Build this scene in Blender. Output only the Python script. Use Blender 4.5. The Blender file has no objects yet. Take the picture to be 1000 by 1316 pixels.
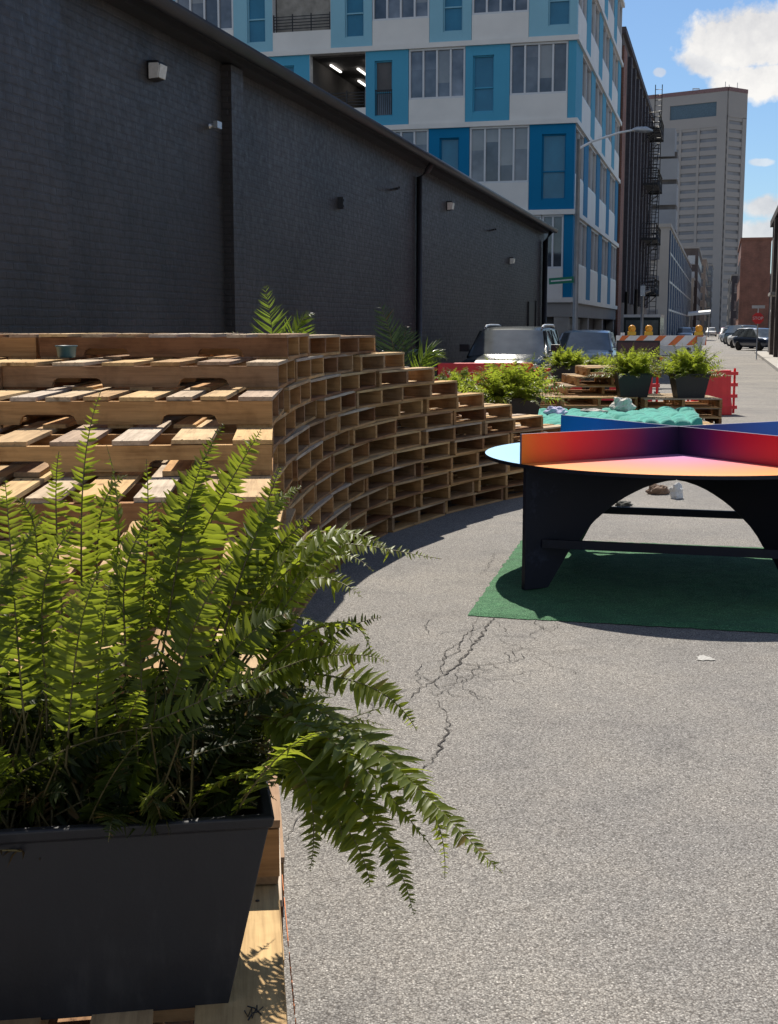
import bpy, math, random
from mathutils import Vector, Matrix, noise
R = math.radians
sc = bpy.context.scene
col = sc.collection
rnd = random.Random(7)
H = 1.55
A = R(14.449)                      # the street runs this far to the right of the view
def ST(l, a, z=0.0):               # street frame (lateral, along) -> world
    return Vector((a*math.sin(A)+l*math.cos(A), a*math.cos(A)-l*math.sin(A), z))

# ------------------------------------------------------------------ materials
MATS = {}
class NT:
    def __init__(s, m):
        s.t = m.node_tree; s.n = s.t.nodes; s.l = s.t.links
    def new(s, typ, **kw):
        n = s.n.new(typ)
        for k, v in kw.items():
            if k.startswith('i_'):
                key = k[2:]
                n.inputs[int(key) if key.isdigit() else key].default_value = v
            else: setattr(n, k, v)
        return n
    def link(s, a, b): s.l.new(a, b)
    def math(s, op, a, b=None, c=None, clamp=False):
        n = s.n.new('ShaderNodeMath'); n.operation = op; n.use_clamp = clamp
        for i, x in enumerate((a, b, c)):
            if x is None: continue
            if isinstance(x, (int, float)): n.inputs[i].default_value = x
            else: s.l.new(x, n.inputs[i])
        return n.outputs[0]
    def mix(s, f, a, b, mode='MIX'):
        n = s.n.new('ShaderNodeMix'); n.data_type = 'RGBA'; n.blend_type = mode
        for sock, x in ((n.inputs[0], f), (n.inputs[6], a), (n.inputs[7], b)):
            if isinstance(x, (int, float)): sock.default_value = x
            elif isinstance(x, (tuple, list)): sock.default_value = (*x, 1) if len(x) == 3 else x
            else: s.l.new(x, sock)
        return n.outputs[2]
    def ramp(s, f, stops):
        n = s.n.new('ShaderNodeValToRGB'); e = n.color_ramp.elements
        while len(e) < len(stops): e.new(.5)
        for k, (p, c) in enumerate(stops):
            e[k].position = p; e[k].color = (*c, 1) if len(c) == 3 else c
        s.l.new(f, n.inputs[0]); return n.outputs[0]
    def noise(s, vec, scale, detail=4, rough=.55):
        n = s.new('ShaderNodeTexNoise', i_Scale=scale, i_Detail=detail, i_Roughness=rough)
        if vec is not None: s.l.new(vec, n.inputs['Vector'])
        return n.outputs['Fac']
    def obj(s):
        return s.new('ShaderNodeTexCoord').outputs['Object']
    def bump(s, h, strength, dist, bsdf):
        n = s.new('ShaderNodeBump', i_Strength=strength, i_Distance=dist)
        s.l.new(h, n.inputs['Height']); s.l.new(n.outputs[0], bsdf.inputs['Normal'])
def newmat(name):
    m = bpy.data.materials.new(name); m.use_nodes = True
    t = NT(m); b = t.n['Principled BSDF']; MATS[name] = m
    return m, t, b
def surf(name, c, rough=.6, metal=0, var=.25, scale=3., bump=0, bscale=40, spec=.5, coat=0):
    """a plain surface with soft blotches of wear"""
    m, t, b = newmat(name)
    o = t.obj()
    f = t.noise(o, scale, 6, .6)
    d = tuple(x*(1-var) for x in c); e = tuple(min(1, x*(1+var)) for x in c)
    t.link(t.ramp(f, [(.3, d), (.7, e)]), b.inputs['Base Color'])
    b.inputs['Roughness'].default_value = rough; b.inputs['Metallic'].default_value = metal
    b.inputs['Specular IOR Level'].default_value = spec
    b.inputs['Coat Weight'].default_value = coat
    if bump: t.bump(t.noise(o, bscale, 4), bump, .01, b)
    return m

def mk_wood(name, stops, dirt=.5):
    m, t, b = newmat(name)
    g = t.new('ShaderNodeAttribute', attribute_name='g').outputs['Vector']
    tint = t.new('ShaderNodeAttribute', attribute_name='tint').outputs['Fac']
    oi = t.new('ShaderNodeObjectInfo').outputs['Random']
    mp = t.new('ShaderNodeMapping', i_Scale=(1.6, 26, 26)); t.link(g, mp.inputs['Vector'])
    grain = t.noise(mp.outputs[0], 1.6, 6, .65)
    mp2 = t.new('ShaderNodeMapping', i_Scale=(5, 130, 130)); t.link(g, mp2.inputs['Vector'])
    fine = t.noise(mp2.outputs[0], 1.3, 3, .6)
    blot = t.noise(g, 5., 5, .65)
    k = t.math('FRACT', t.math('ADD', tint, oi))
    base = t.ramp(k, stops)
    g2 = t.math('ADD', t.math('MULTIPLY', grain, .75), t.math('MULTIPLY', fine, .25))
    shade = t.ramp(g2, [(.3, (.55, .5, .46)), (.5, (.95, .93, .9)), (.72, (1.25, 1.22, 1.18))])
    c = t.mix(1., base, shade, 'MULTIPLY')
    st = t.ramp(blot, [(.36, (.42, .36, .33)), (.52, (1, 1, 1))])
    c = t.mix(dirt, c, t.mix(1., c, st, 'MULTIPLY'))
    vk = t.new('ShaderNodeTexVoronoi', i_Scale=1.); mp3 = t.new('ShaderNodeMapping', i_Scale=(3.2, 9, 9)); t.link(g, mp3.inputs['Vector']); t.link(mp3.outputs[0], vk.inputs['Vector'])
    knot = t.ramp(vk.outputs['Distance'], [(.05, (.25, .15, .09)), (.13, (1, 1, 1))])
    c = t.mix(.75, c, t.mix(1., c, knot, 'MULTIPLY'))
    t.link(c, b.inputs['Base Color'])
    b.inputs['Roughness'].default_value = .82; b.inputs['Specular IOR Level'].default_value = .15
    t.bump(g2, .5, .004, b)
    return m
WOOD = mk_wood('pallet_wood', [(0, (.35, .20, .09)), (.2, (.48, .275, .115)), (.4, (.34, .22, .125)), (.6, (.21, .093, .043)), (.8, (.51, .31, .135)), (1, (.35, .18, .08))])
DECK = mk_wood('deck_wood', [(0, (.50, .325, .15)), (.18, (.44, .37, .29)), (.36, (.54, .36, .165)), (.52, (.30, .18, .10)), (.66, (.47, .40, .33)), (.84, (.56, .39, .19)), (1, (.38, .26, .15))], .35)

def scuff_planter():
    m, t, b = newmat('planter_plastic_worn'); o = t.obj()
    n = t.noise(o, 5., 6, .65); mp = t.new('ShaderNodeMapping', i_Scale=(40, 40, 3)); t.link(o, mp.inputs['Vector']); st = t.noise(mp.outputs[0], 1., 4, .6)
    f = t.math('ADD', t.math('MULTIPLY', n, .6), t.math('MULTIPLY', st, .4))
    t.link(t.ramp(f, [(.35, (.014, .013, .0155)), (.55, (.0175, .0165, .019)), (.7, (.036, .033, .034))]), b.inputs['Base Color'])
    t.link(t.ramp(n, [(.3, (.42, .42, .42)), (.7, (.68, .68, .68))]), b.inputs['Roughness']); t.bump(t.noise(o, 170., 3), .15, .002, b); return m
def mk_brick(name, c1, c2, mortar, bw=.22, bh=.075, bump=.5, rough=.6, patch=.3, ms=.012):
    m, t, b = newmat(name)
    o = t.obj()
    sep = t.new('ShaderNodeSeparateXYZ'); t.link(o, sep.inputs[0])
    cmb = t.new('ShaderNodeCombineXYZ')
    t.link(t.math('ADD', sep.outputs[0], sep.outputs[1]), cmb.inputs[0]); t.link(sep.outputs[2], cmb.inputs[1])
    nd = t.new('ShaderNodeTexNoise', i_Scale=2.3, i_Detail=3.); t.link(o, nd.inputs['Vector'])
    dm = t.new('ShaderNodeVectorMath', operation='MULTIPLY_ADD'); t.link(nd.outputs['Color'], dm.inputs[0]); dm.inputs[1].default_value = (.05, .035, 0); t.link(cmb.outputs[0], dm.inputs[2])
    br = t.new('ShaderNodeTexBrick', i_Scale=1., **{'i_Brick Width': bw, 'i_Row Height': bh, 'i_Mortar Size': ms, 'i_Mortar Smooth': .3})
    t.link(dm.outputs[0], br.inputs['Vector'])
    br.inputs['Color1'].default_value = (*c1, 1); br.inputs['Color2'].default_value = (*c2, 1); br.inputs['Mortar'].default_value = (*mortar, 1)
    n = t.noise(o, .55, 7, .62); n2 = t.noise(o, 9., 4, .6)
    c = t.mix(patch, br.outputs['Color'], t.mix(1., br.outputs['Color'], t.ramp(n, [(.35, (.45, .45, .45)), (.65, (1.7, 1.7, 1.7))]), 'MULTIPLY'))
    mps = t.new('ShaderNodeMapping', i_Scale=(5., 5., .35)); t.link(o, mps.inputs['Vector'])
    stk = t.noise(mps.outputs[0], 1., 5, .6)
    c = t.mix(patch, c, t.mix(1., c, t.ramp(stk, [(.35, (.75, .75, .75)), (.5, (1, 1, 1)), (.7, (1.25, 1.22, 1.2))]), 'MULTIPLY'))
    t.link(c, b.inputs['Base Color'])
    t.link(t.ramp(n2, [(.3, (rough*.8,)*3), (.7, (min(1, rough*1.3),)*3)]), b.inputs['Roughness'])
    hh = t.math('ADD', t.math('MULTIPLY', t.math('MULTIPLY', br.outputs['Fac'], -1.), t.math('ADD', .35, n)), t.math('ADD', t.math('MULTIPLY', n2, 1.1), t.math('MULTIPLY', n, 1.5)))
    t.bump(hh, bump, .012, b)
    return m
DARKBRICK = mk_brick('painted_black_brick', (.0305, .0262, .0258), (.036, .0312, .0308), (.0272, .0234, .023), bump=.6, rough=.5, patch=.75)
REDBRICK = mk_brick('red_brick', (.20, .075, .05), (.25, .1, .065), (.22, .15, .12), bw=.3, bh=.1, patch=.35, rough=.85)
BROWNBRICK = mk_brick('brown_brick', (.085, .065, .06), (.11, .085, .075), (.09, .08, .075), bw=.3, bh=.1, patch=.35, rough=.85)
DARK2 = mk_brick('dark_brick', (.05, .045, .055), (.07, .06, .07), (.06, .055, .06), bw=.3, bh=.1, rough=.8)
TRIM = surf('charcoal_paint', (.024, .024, .029), .45, var=.2, bump=.15)
BLACKMETAL = surf('black_metal', (.02, .02, .022), .5, .2)
NAVY = surf('table_navy_paint', (.006, .0075, .016), .5, var=.35, scale=5, bump=.05, spec=.3)
PLANTER = surf('planter_plastic', (.023, .0225, .027), .55, var=.4, scale=4, bump=.12, bscale=160)
PLANTER = scuff_planter()
SOIL = surf('potting_soil', (.02, .014, .01), .95, var=.6, scale=60, bump=1, bscale=70)
WHITEPANEL = surf('white_panel', (.72, .685, .63), .55, var=.07, scale=.7)
MULLION = surf('white_mullion', (.62, .62, .62), .4, var=.05)
SILVER = surf('silver_metal', (.55, .56, .57), .35, .8, var=.1)
GALV = surf('galvanised_steel', (.42, .43, .44), .45, .6, var=.15)
CONC = surf('concrete', (.33, .31, .285), .9, var=.16, scale=2.2, bump=.3, bscale=30)
CONCL = surf('pale_concrete', (.31, .295, .275), .85, var=.1, scale=.25)
TOWERC = surf('tower_concrete', (.315, .298, .285), .85, var=.07, scale=.05)
TOWERG = surf('tower_window', (.20, .205, .225), .3, var=.2, scale=.2)
MAROON = surf('maroon_board', (.065, .03, .033), .6, var=.15)
WHITE = surf('white_paint', (.75, .74, .72), .5, var=.1, scale=6)
ORANGE = surf('orange_stripe', (.72, .17, .04), .5, var=.12, scale=6)
AMBER = surf('amber_lens', (.85, .36, .02), .3, var=.15, scale=20)
YELLOW = surf('yellow_case', (.7, .40, .03), .5, var=.1)
REDPL = surf('red_plastic', (.72, .028, .03), .45, var=.14, scale=2.5, bump=.08, bscale=9)
GREENSIGN = surf('green_sign', (.01, .2, .11), .45, var=.1)
TEAL = surf('teal_blue_lid', (.03, .085, .11), .45, var=.15, scale=30)
GARAGE = surf('garage_door', (.11, .105, .1), .6, var=.12, scale=1.)
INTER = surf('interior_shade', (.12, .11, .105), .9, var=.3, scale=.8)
RUBBER = surf('rubber', (.018, .018, .018), .85)
BLUES = [surf('blue_panel_deep', (.009, .175, .345), .6, var=.06, scale=.4, spec=.06), surf('blue_panel_mid', (.085, .34, .49), .6, var=.06, scale=.4, spec=.06),
         surf('blue_panel_pale', (.26, .49, .58), .6, var=.06, scale=.4, spec=.06)]
BLUEG = surf('blue_window_shade', (.03, .17, .27), .15, var=.2, scale=.6)

def mk_glass(name, c, var=.5, rough=.06, scale=.8):
    m, t, b = newmat(name)
    f = t.noise(t.obj(), scale, 3)
    t.link(t.ramp(f, [(.35, tuple(x*(1-var) for x in c)), (.65, tuple(x*(1+var) for x in c))]), b.inputs['Base Color'])
    b.inputs['Roughness'].default_value = rough; b.inputs['Specular IOR Level'].default_value = 1. if rough > .1 else .9
    t.bump(t.noise(t.obj(), .9, 2), .035, .05, b)
    return m
GLASS = mk_glass('window_glass', (.125, .135, .15))
PANES = [GLASS, mk_glass('window_glass_dark', (.07, .08, .095)), mk_glass('window_glass_blind', (.25, .25, .24), .15), mk_glass('window_glass_grey', (.17, .18, .2))]
CARGLASS = mk_glass('car_glass', (.07, .08, .085), .3, .15, 2.)
BLUEGLASS = surf('blue_curtain_glass', (.022, .045, .095), .7, var=.3, scale=.3, spec=.05)
def mk_paint(name, c, metal=.5, rough=.32):
    m, t, b = newmat(name)
    b.inputs['Base Color'].default_value = (*c, 1); b.inputs['Metallic'].default_value = metal; b.inputs['Roughness'].default_value = rough
    b.inputs['Coat Weight'].default_value = .8; b.inputs['Coat Roughness'].default_value = .06
    f = t.noise(t.obj(), 4, 4)
    t.link(t.ramp(f, [(.3, tuple(x*.85 for x in c)), (.7, tuple(min(1, x*1.1) for x in c))]), b.inputs['Base Color'])
    return m
CARDARK = mk_paint('dark_green_grey_paint', (.016, .021, .021), .0, .24); CARDARK.node_tree.nodes['Principled BSDF'].inputs['Coat Weight'].default_value = 0.; CARDARK.node_tree.nodes['Principled BSDF'].inputs['Specular IOR Level'].default_value = .25; CARSILVER = mk_paint('silver_blue_paint', (.30, .34, .38))
CARWHITE = mk_paint('white_car_paint', (.75, .75, .74), 0); CARBLUE = mk_paint('dark_blue_car_paint', (.02, .035, .07)); CARRED = mk_paint('dark_red_car_paint', (.2, .02, .02), .2)

def mk_leaf(name, c1, c2, trans, tw=.45, rough=.38, spec=.4):
    m, t, b = newmat(name)
    tint = t.new('ShaderNodeAttribute', attribute_name='tint').outputs['Fac']
    oi = t.new('ShaderNodeObjectInfo').outputs['Random']
    k = t.math('MULTIPLY', t.math('ADD', tint, t.math('MULTIPLY', oi, .3)), .8, clamp=True)
    c = t.mix(k, c1, c2)
    c = t.mix(t.math('GREATER_THAN', tint, 1.5), c, (.17, .10, .035))
    n = t.noise(t.obj(), 25, 3); c = t.mix(.4, c, t.mix(1., c, t.ramp(n, [(.3, (.5, .55, .5)), (.7, (1.35, 1.3, 1.2))]), 'MULTIPLY'))
    t.link(c, b.inputs['Base Color']); b.inputs['Roughness'].default_value = rough; b.inputs['Specular IOR Level'].default_value = spec
    tr = t.new('ShaderNodeBsdfTranslucent'); t.link(t.mix(.8, c, tuple(trans)), tr.inputs['Color'])
    mx = t.new('ShaderNodeMixShader', i_Fac=tw); t.link(b.outputs[0], mx.inputs[1]); t.link(tr.outputs[0], mx.inputs[2])
    t.link(mx.outputs[0], t.n['Material Output'].inputs['Surface'])
    return m
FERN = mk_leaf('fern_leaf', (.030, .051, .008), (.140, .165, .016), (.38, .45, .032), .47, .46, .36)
FERNSHADE = mk_leaf('shaded_fern_leaf', (.012, .022, .005), (.045, .055, .009), (.13, .16, .015), .3, .5, .25)  # darker copy of the fern leaf: shade under the crown painted into the colour
DRY = mk_leaf('dry_fern_leaf', (.05, .032, .015), (.13, .08, .03), (.12, .07, .02), .3, .7, .2)
FERNFAR = mk_leaf('far_fern_leaf', (.065, .095, .013), (.17, .205, .022), (.38, .46, .04), .55)
PALMD = mk_leaf('shaded_palm_leaf', (.015, .03, .012), (.03, .05, .018), (.05, .09, .02), .3, .35)  # palm leaf darkened in its colour to stand for shade by the wall
PALM = mk_leaf('palm_leaf', (.05, .10, .02), (.13, .17, .03), (.3, .42, .04), .45, .3)
STEM = surf('fern_stem', (.13, .10, .035), .6, var=.4, scale=20)

def mk_turf():
    m, t, b = newmat('green_turf'); o = t.obj()
    n = t.noise(o, 160, 3, .7); n2 = t.noise(o, 7, 5)
    c = t.ramp(n, [(.3, (.010, .052, .022)), (.52, (.038, .155, .062)), (.7, (.20, .40, .21))])
    c = t.mix(.5, c, t.mix(1., c, t.ramp(n2, [(.35, (.65, .65, .65)), (.65, (1.25, 1.3, 1.2))]), 'MULTIPLY'))
    t.link(c, b.inputs['Base Color']); b.inputs['Roughness'].default_value = .9; t.bump(n, 1., .012, b)
    return m
TURF = mk_turf()
def mk_fabric(name, c):
    m, t, b = newmat(name); o = t.obj()
    n = t.noise(o, 90, 3); n2 = t.noise(o, 5, 4)
    cc = t.ramp(t.math('ADD', t.math('MULTIPLY', n, .4), t.math('MULTIPLY', n2, .6)), [(.3, tuple(x*.7 for x in c)), (.7, tuple(x*1.2 for x in c))])
    t.link(cc, b.inputs['Base Color']); b.inputs['Roughness'].default_value = .9; b.inputs['Sheen Weight'].default_value = .2
    t.bump(n, .4, .004, b); return m
CUSH = mk_fabric('teal_cushion_fabric', (.026, .29, .225)); CLOTH = mk_fabric('pale_cloth', (.6, .56, .5)); LILAC = mk_fabric('lilac_cloth', (.45, .43, .6))
PAPER = mk_fabric('white_paper', (.7, .69, .66)); KRAFT = mk_fabric('brown_paper', (.2, .12, .07))

def mk_asphalt():
    m, t, b = newmat('worn_asphalt'); o = t.obj()
    v = t.new('ShaderNodeTexVoronoi', i_Scale=185., i_Randomness=1.); t.link(o, v.inputs['Vector'])
    v2 = t.new('ShaderNodeTexVoronoi', i_Scale=330.); t.link(o, v2.inputs['Vector'])
    sp = t.new('ShaderNodeSeparateColor'); t.link(v.outputs['Color'], sp.inputs[0])
    sp2 = t.new('ShaderNodeSeparateColor'); t.link(v2.outputs['Color'], sp2.inputs[0])
    stone = t.ramp(t.math('ADD', t.math('MULTIPLY', sp.outputs[0], .65), t.math('MULTIPLY', sp2.outputs[0], .35)),
                   [(.1, (.125, .12, .113)), (.4, (.205, .196, .183)), (.65, (.262, .25, .233)), (.85, (.345, .332, .31)), (.97, (.54, .52, .49))])
    pit = t.ramp(v.outputs['Distance'], [(.35, (1, 1, 1)), (.8, (.45, .43, .42))])
    c = t.mix(1., stone, pit, 'MULTIPLY')
    n = t.noise(o, .5, 6, .6); n2 = t.noise(o, 3.2, 6, .65)
    c = t.mix(1., c, t.ramp(n, [(.3, (.82, .82, .84)), (.7, (1.2, 1.17, 1.12))]), 'MULTIPLY')
    c = t.mix(1., c, t.ramp(n2, [(.26, (.74, .74, .75)), (.45, (1.03, 1.03, 1.03)), (.75, (1.12, 1.1, 1.07))]), 'MULTIPLY')
    n3 = t.noise(o, 1.15, 3, .5); n4 = t.noise(o, 42., 3, .6)
    oil = t.ramp(t.math('ADD', n3, t.math('MULTIPLY', n4, .06)), [(.66, (1, 1, 1)), (.72, (.86, .855, .86))])
    c = t.mix(1., c, oil, 'MULTIPLY')
    t.link(c, b.inputs['Base Color']); b.inputs['Roughness'].default_value = .88; b.inputs['Specular IOR Level'].default_value = .3
    t.bump(t.math('SUBTRACT', sp.outputs[1], v.outputs['Distance']), .55, .004, b)
    return m
ASPH = mk_asphalt()
CRACK = surf('crack_fill', (.035, .03, .026), .95, var=.4, scale=20)

# ------------------------------------------------------------------ mesh helpers
class MB:
    def __init__(s): s.v = []; s.f = []; s.mi = []; s.t = []; s.g = []; s.sm = []
    def add(s, vs, fs, tint=0., g=None, mi=0, smooth=False):
        o = len(s.v)
        s.v += [tuple(p) for p in vs]; s.f += [tuple(i+o for i in q) for q in fs]
        s.mi += [mi]*len(fs); s.sm += [smooth]*len(fs)
        s.t += [tint]*len(vs); s.g += (g if g else [tuple(p) for p in vs])
    def box(s, c, d, rot=None, tint=0., mi=0, ax=0, jit=0., r=None):
        """box centred at c with size d; the grain runs along axis ax"""
        off = (rnd.random()*50, rnd.random()*50, rnd.random()*50); vs = []; g = []
        for sx in (-.5, .5):
            for sy in (-.5, .5):
                for sz in (-.5, .5):
                    p = Vector((sx*d[0], sy*d[1], sz*d[2]))
                    if jit: p += Vector((rnd.uniform(-jit, jit), rnd.uniform(-jit, jit), rnd.uniform(-jit, jit)*.4))
                    q = (p[ax], p[(ax+1) % 3], p[(ax+2) % 3]); g.append((q[0]+off[0], q[1]+off[1], q[2]+off[2]))
                    if rot is not None: p = rot @ p
                    vs.append(p+Vector(c))
        s.add(vs, [(0, 1, 3, 2), (4, 6, 7, 5), (0, 4, 5, 1), (2, 3, 7, 6), (0, 2, 6, 4), (1, 5, 7, 3)], tint, g, mi)
    def bb(s, x0, x1, y0, y1, z0, z1, **k): s.box(((x0+x1)/2, (y0+y1)/2, (z0+z1)/2), (x1-x0, y1-y0, z1-z0), **k)
    def prism(s, poly, ax, a0, a1, tint=0., mi=0, gax=None):
        """extrude a 2-D polygon along axis ax from a0 to a1 (polygon in the two other axes, cyclic order)"""
        n = len(poly); vs = []
        for a in (a0, a1):
            for p in poly:
                q = [0, 0, 0]; q[ax] = a; q[(ax+1) % 3] = p[0]; q[(ax+2) % 3] = p[1]; vs.append(q)
        fs = [tuple(range(n))[::-1], tuple(range(n, 2*n))]+[(i, (i+1) % n, n+(i+1) % n, n+i) for i in range(n)]
        off = rnd.random()*50
        gx = ax if gax is None else gax
        g = [(q[gx]+off, q[(gx+1) % 3]+off, q[(gx+2) % 3]) for q in vs]
        s.add(vs, fs, tint, g, mi)
    def tube(s, pts, r, n=8, tint=0., mi=0, cap=True):
        pts = [Vector(p) for p in pts]; rr = r if isinstance(r, (list, tuple)) else [r]*len(pts)
        vs = []; fs = []
        for i, p in enumerate(pts):
            d = (pts[min(i+1, len(pts)-1)]-pts[max(i-1, 0)]).normalized()
            u = d.cross(Vector((0, 0, 1)))
            if u.length < .05: u = d.cross(Vector((1, 0, 0)))
            u.normalize(); w = d.cross(u)
            for k in range(n):
                a = 2*math.pi*k/n; vs.append(p+(u*math.cos(a)+w*math.sin(a))*rr[i])
        for i in range(len(pts)-1):
            for k in range(n):
                fs.append((i*n+k, i*n+(k+1) % n, (i+1)*n+(k+1) % n, (i+1)*n+k))
        if cap: fs += [tuple(range(n)), tuple(range((len(pts)-1)*n, len(pts)*n))[::-1]]
        s.add(vs, fs, tint, None, mi, True)
    def lathe(s, prof, n=24, c=(0, 0, 0), tint=0., mi=0, smooth=True):
        vs = []; fs = []
        for (r, z) in prof:
            for k in range(n):
                a = 2*math.pi*k/n; vs.append((c[0]+r*math.cos(a), c[1]+r*math.sin(a), c[2]+z))
        for i in range(len(prof)-1):
            for k in range(n): fs.append((i*n+k, i*n+(k+1) % n, (i+1)*n+(k+1) % n, (i+1)*n+k))
        fs += [tuple(range(n))[::-1], tuple(range((len(prof)-1)*n, len(prof)*n))]
        s.add(vs, fs, tint, None, mi, smooth)
    def mesh(s, name, mats):
        me = bpy.data.meshes.new(name); me.from_pydata(s.v, [], s.f)
        for m in (mats if isinstance(mats, (list, tuple)) else [mats]): me.materials.append(m)
        me.polygons.foreach_set('material_index', s.mi); me.polygons.foreach_set('use_smooth', s.sm)
        a = me.attributes.new('tint', 'FLOAT', 'POINT'); a.data.foreach_set('value', s.t)
        a = me.attributes.new('g', 'FLOAT_VECTOR', 'POINT'); a.data.foreach_set('vector', [x for p in s.g for x in p])
        me.update(); return me
    def build(s, name, mats, parent=None, loc=None):
        return obj(name, s.mesh(name, mats), parent, loc)
def obj(name, me, parent=None, loc=None, rz=None):
    o = bpy.data.objects.new(name, me); col.objects.link(o)
    if parent: o.parent = parent
    if loc is not None: o.location = loc
    if rz is not None: o.rotation_euler = (0, 0, rz)
    return o
def tag(o, label, cat, group=None):
    o['label'] = label; o['category'] = cat
    if group: o['group'] = group
    return o
def thing(name, label, cat, loc, rz=0, group=None):
    o = obj(name, None, None, loc, rz); o.empty_display_size = .1
    return tag(o, label, cat, group)
def struct(o): o['kind'] = 'structure'; return o
def bevel(o, w, seg=2):
    m = o.modifiers.new('bevel', 'BEVEL'); m.width = w; m.segments = seg; m.limit_method = 'ANGLE'; m.angle_limit = R(40)
    return o
def kids(o): return [c for c in bpy.data.objects if c.parent == o]
def copy_tree(o, parent=None, src=None):
    c = o.copy(); col.objects.link(c); c.parent = parent
    for ch in (src or CH).get(o.name, []): copy_tree(ch, c, src)
    return c
CH = {}
def index_children(root):
    CH[root.name] = kids(root)
    for c in CH[root.name]: index_children(c)
ORD = 'zero first second third fourth fifth sixth seventh eighth ninth tenth eleventh twelfth thirteenth fourteenth fifteenth'.split()

# ------------------------------------------------------------------ ground
def grid_plane(x0, x1, y0, y1, z): return [(x0, y0, z), (x1, y0, z), (x1, y1, z), (x0, y1, z)]
mb = MB(); mb.add(grid_plane(-900, 1200, -60, 2600, 0), [(0, 1, 2, 3)])
struct(mb.build('ground', ASPH))
mb = MB()
def crack(pts, w):
    pts = [Vector((p[0], p[1], 0)) for p in pts]; fine = []
    for i in range(len(pts)-1):
        a, b = pts[i], pts[i+1]; k = max(2, int((b-a).length/.028))
        for j in range(k):
            p = a.lerp(b, j/k); d = (b-a).normalized(); nn = Vector((-d.y, d.x, 0))
            fine.append(p+nn*rnd.uniform(-.013, .013))
    fine.append(pts[-1]); vs = []; fs = []
    for i, p in enumerate(fine):
        d = (fine[min(i+1, len(fine)-1)]-fine[max(i-1, 0)]).normalized(); nn = Vector((-d.y, d.x, 0))
        t = i/(len(fine)-1); ww = w*rnd.uniform(.35, 1.15)*(.25+.75*math.sin(math.pi*min(1, max(0, t*.9+.05))))
        vs += [(p.x+nn.x*ww/2, p.y+nn.y*ww/2, .004), (p.x-nn.x*ww/2, p.y-nn.y*ww/2, .004)]
    mb.add(vs, [(2*i, 2*i+1, 2*i+3, 2*i+2) for i in range(len(fine)-1)])
crack([(0.593, 6.79), (0.487, 6.396), (0.396, 6.029), (0.324, 5.742), (0.245, 5.569), (0.153, 5.393), (0.092, 5.216)], 0.0136)
crack([(0.528, 6.605), (0.397, 6.346), (0.328, 5.955), (0.226, 5.811)], 0.0074)
crack([(0.347, 6.168), (0.281, 5.984), (0.238, 5.742), (0.252, 5.569)], 0.0062)
crack([(0.243, 4.945), (0.205, 4.627), (0.158, 4.452), (0.118, 4.313)], 0.0099)
crack([(0.23, 6.696), (0.192, 6.552), (0.202, 6.346)], 0.005)
crack([(0.135, 5.369), (0.033, 5.297), (-0.065, 5.127), (-0.099, 4.884)], 0.0062)
crack([(0.769, 8.882), (0.625, 8.068), (0.545, 7.836)], 0.0043)
crack([(-0.259, 4.159), (-0.285, 3.882), (-0.305, 3.72), (-0.322, 3.592)], 0.0043)
crack([(-0.258, 3.961), (-0.31, 3.921)], 0.0031)
crack([(0.059, 4.672), (0.0, 4.719), (-0.035, 4.654)], 0.0037)
crack([(0.468, 6.696), (0.416, 6.396), (0.416, 6.106)], 0.0043)
crack([(0.228, 6.297), (0.32, 6.396), (0.416, 6.396)], 0.0037)
crack([(0.219, 5.811), (0.163, 5.783), (0.123, 5.595), (0.136, 5.393)], 0.005)
crack([(0.243, 4.945), (0.21, 5.051), (0.202, 5.182)], 0.005)
crack([(0.615, 6.346), (0.577, 6.605), (0.528, 6.605)], 0.0037)
crack([(0.153, 5.393), (0.197, 5.228), (0.289, 5.418), (0.324, 5.742)], 0.0037)
rc = random.Random(12)
MAIN = [(.97, 6.72), (.83, 6.38), (.69, 6.02), (.56, 5.72), (.36, 5.46), (.2, 5.28)]
for k in range(30):
    i = rc.randrange(len(MAIN)-1); t = rc.random(); p = Vector(MAIN[i]).lerp(Vector(MAIN[i+1]), t)+Vector((rc.gauss(0, .035), rc.gauss(0, .03)))
    a = rc.uniform(0, 6.28); pts = [p]
    for q in range(rc.randint(2, 4)): a += rc.uniform(-.9, .9); p = p+Vector((math.cos(a), math.sin(a)))*rc.uniform(.05, .13); pts.append(p)
    crack([tuple(q) for q in pts], rc.uniform(.003, .006))
struct(mb.build('ground_cracks', CRACK))
def blotch(name, c, rx, ry, mat, z=.004, n=26, seed=1):
    b = MB(); r = random.Random(seed); vs = []
    for k in range(n):
        a = 2*math.pi*k/n; q = r.uniform(.6, 1.1); vs.append((c[0]+rx*q*math.cos(a), c[1]+ry*q*math.sin(a), z))
    b.add(vs, [tuple(range(n))]); return struct(b.build(name, mat))
blotch('white_paint_spot', (1.49, 5.86), .05, .05, surf('worn_white_spot', (.33, .32, .30), .85, var=.35, scale=60), seed=4)
blotch('tar_patch', (.80, 2.60), .065, .03, surf('tar', (.10, .095, .092), .6, var=.3, scale=30, bump=.4), seed=9)
# right-hand pavement with its kerb, and the one across the side street on the left
mb = MB()
p = [ST(1.95, 20), ST(2.62, 20), ST(2.62, 79), ST(1.95, 79)]
mb.add([(q.x, q.y, z) for z in (0, .13) for q in p], [(4, 5, 6, 7), (0, 1, 5, 4), (3, 0, 4, 7), (1, 2, 6, 5), (2, 3, 7, 6)])
p = [ST(-5.8, 52.6), ST(-4.6, 52.6), ST(-4.6, 330), ST(-5.8, 330)]
mb.add([(q.x, q.y, z) for z in (0, .13) for q in p], [(4, 5, 6, 7), (0, 1, 5, 4), (3, 0, 4, 7), (1, 2, 6, 5), (2, 3, 7, 6)])
struct(mb.build('pavement', CONC))

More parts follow.
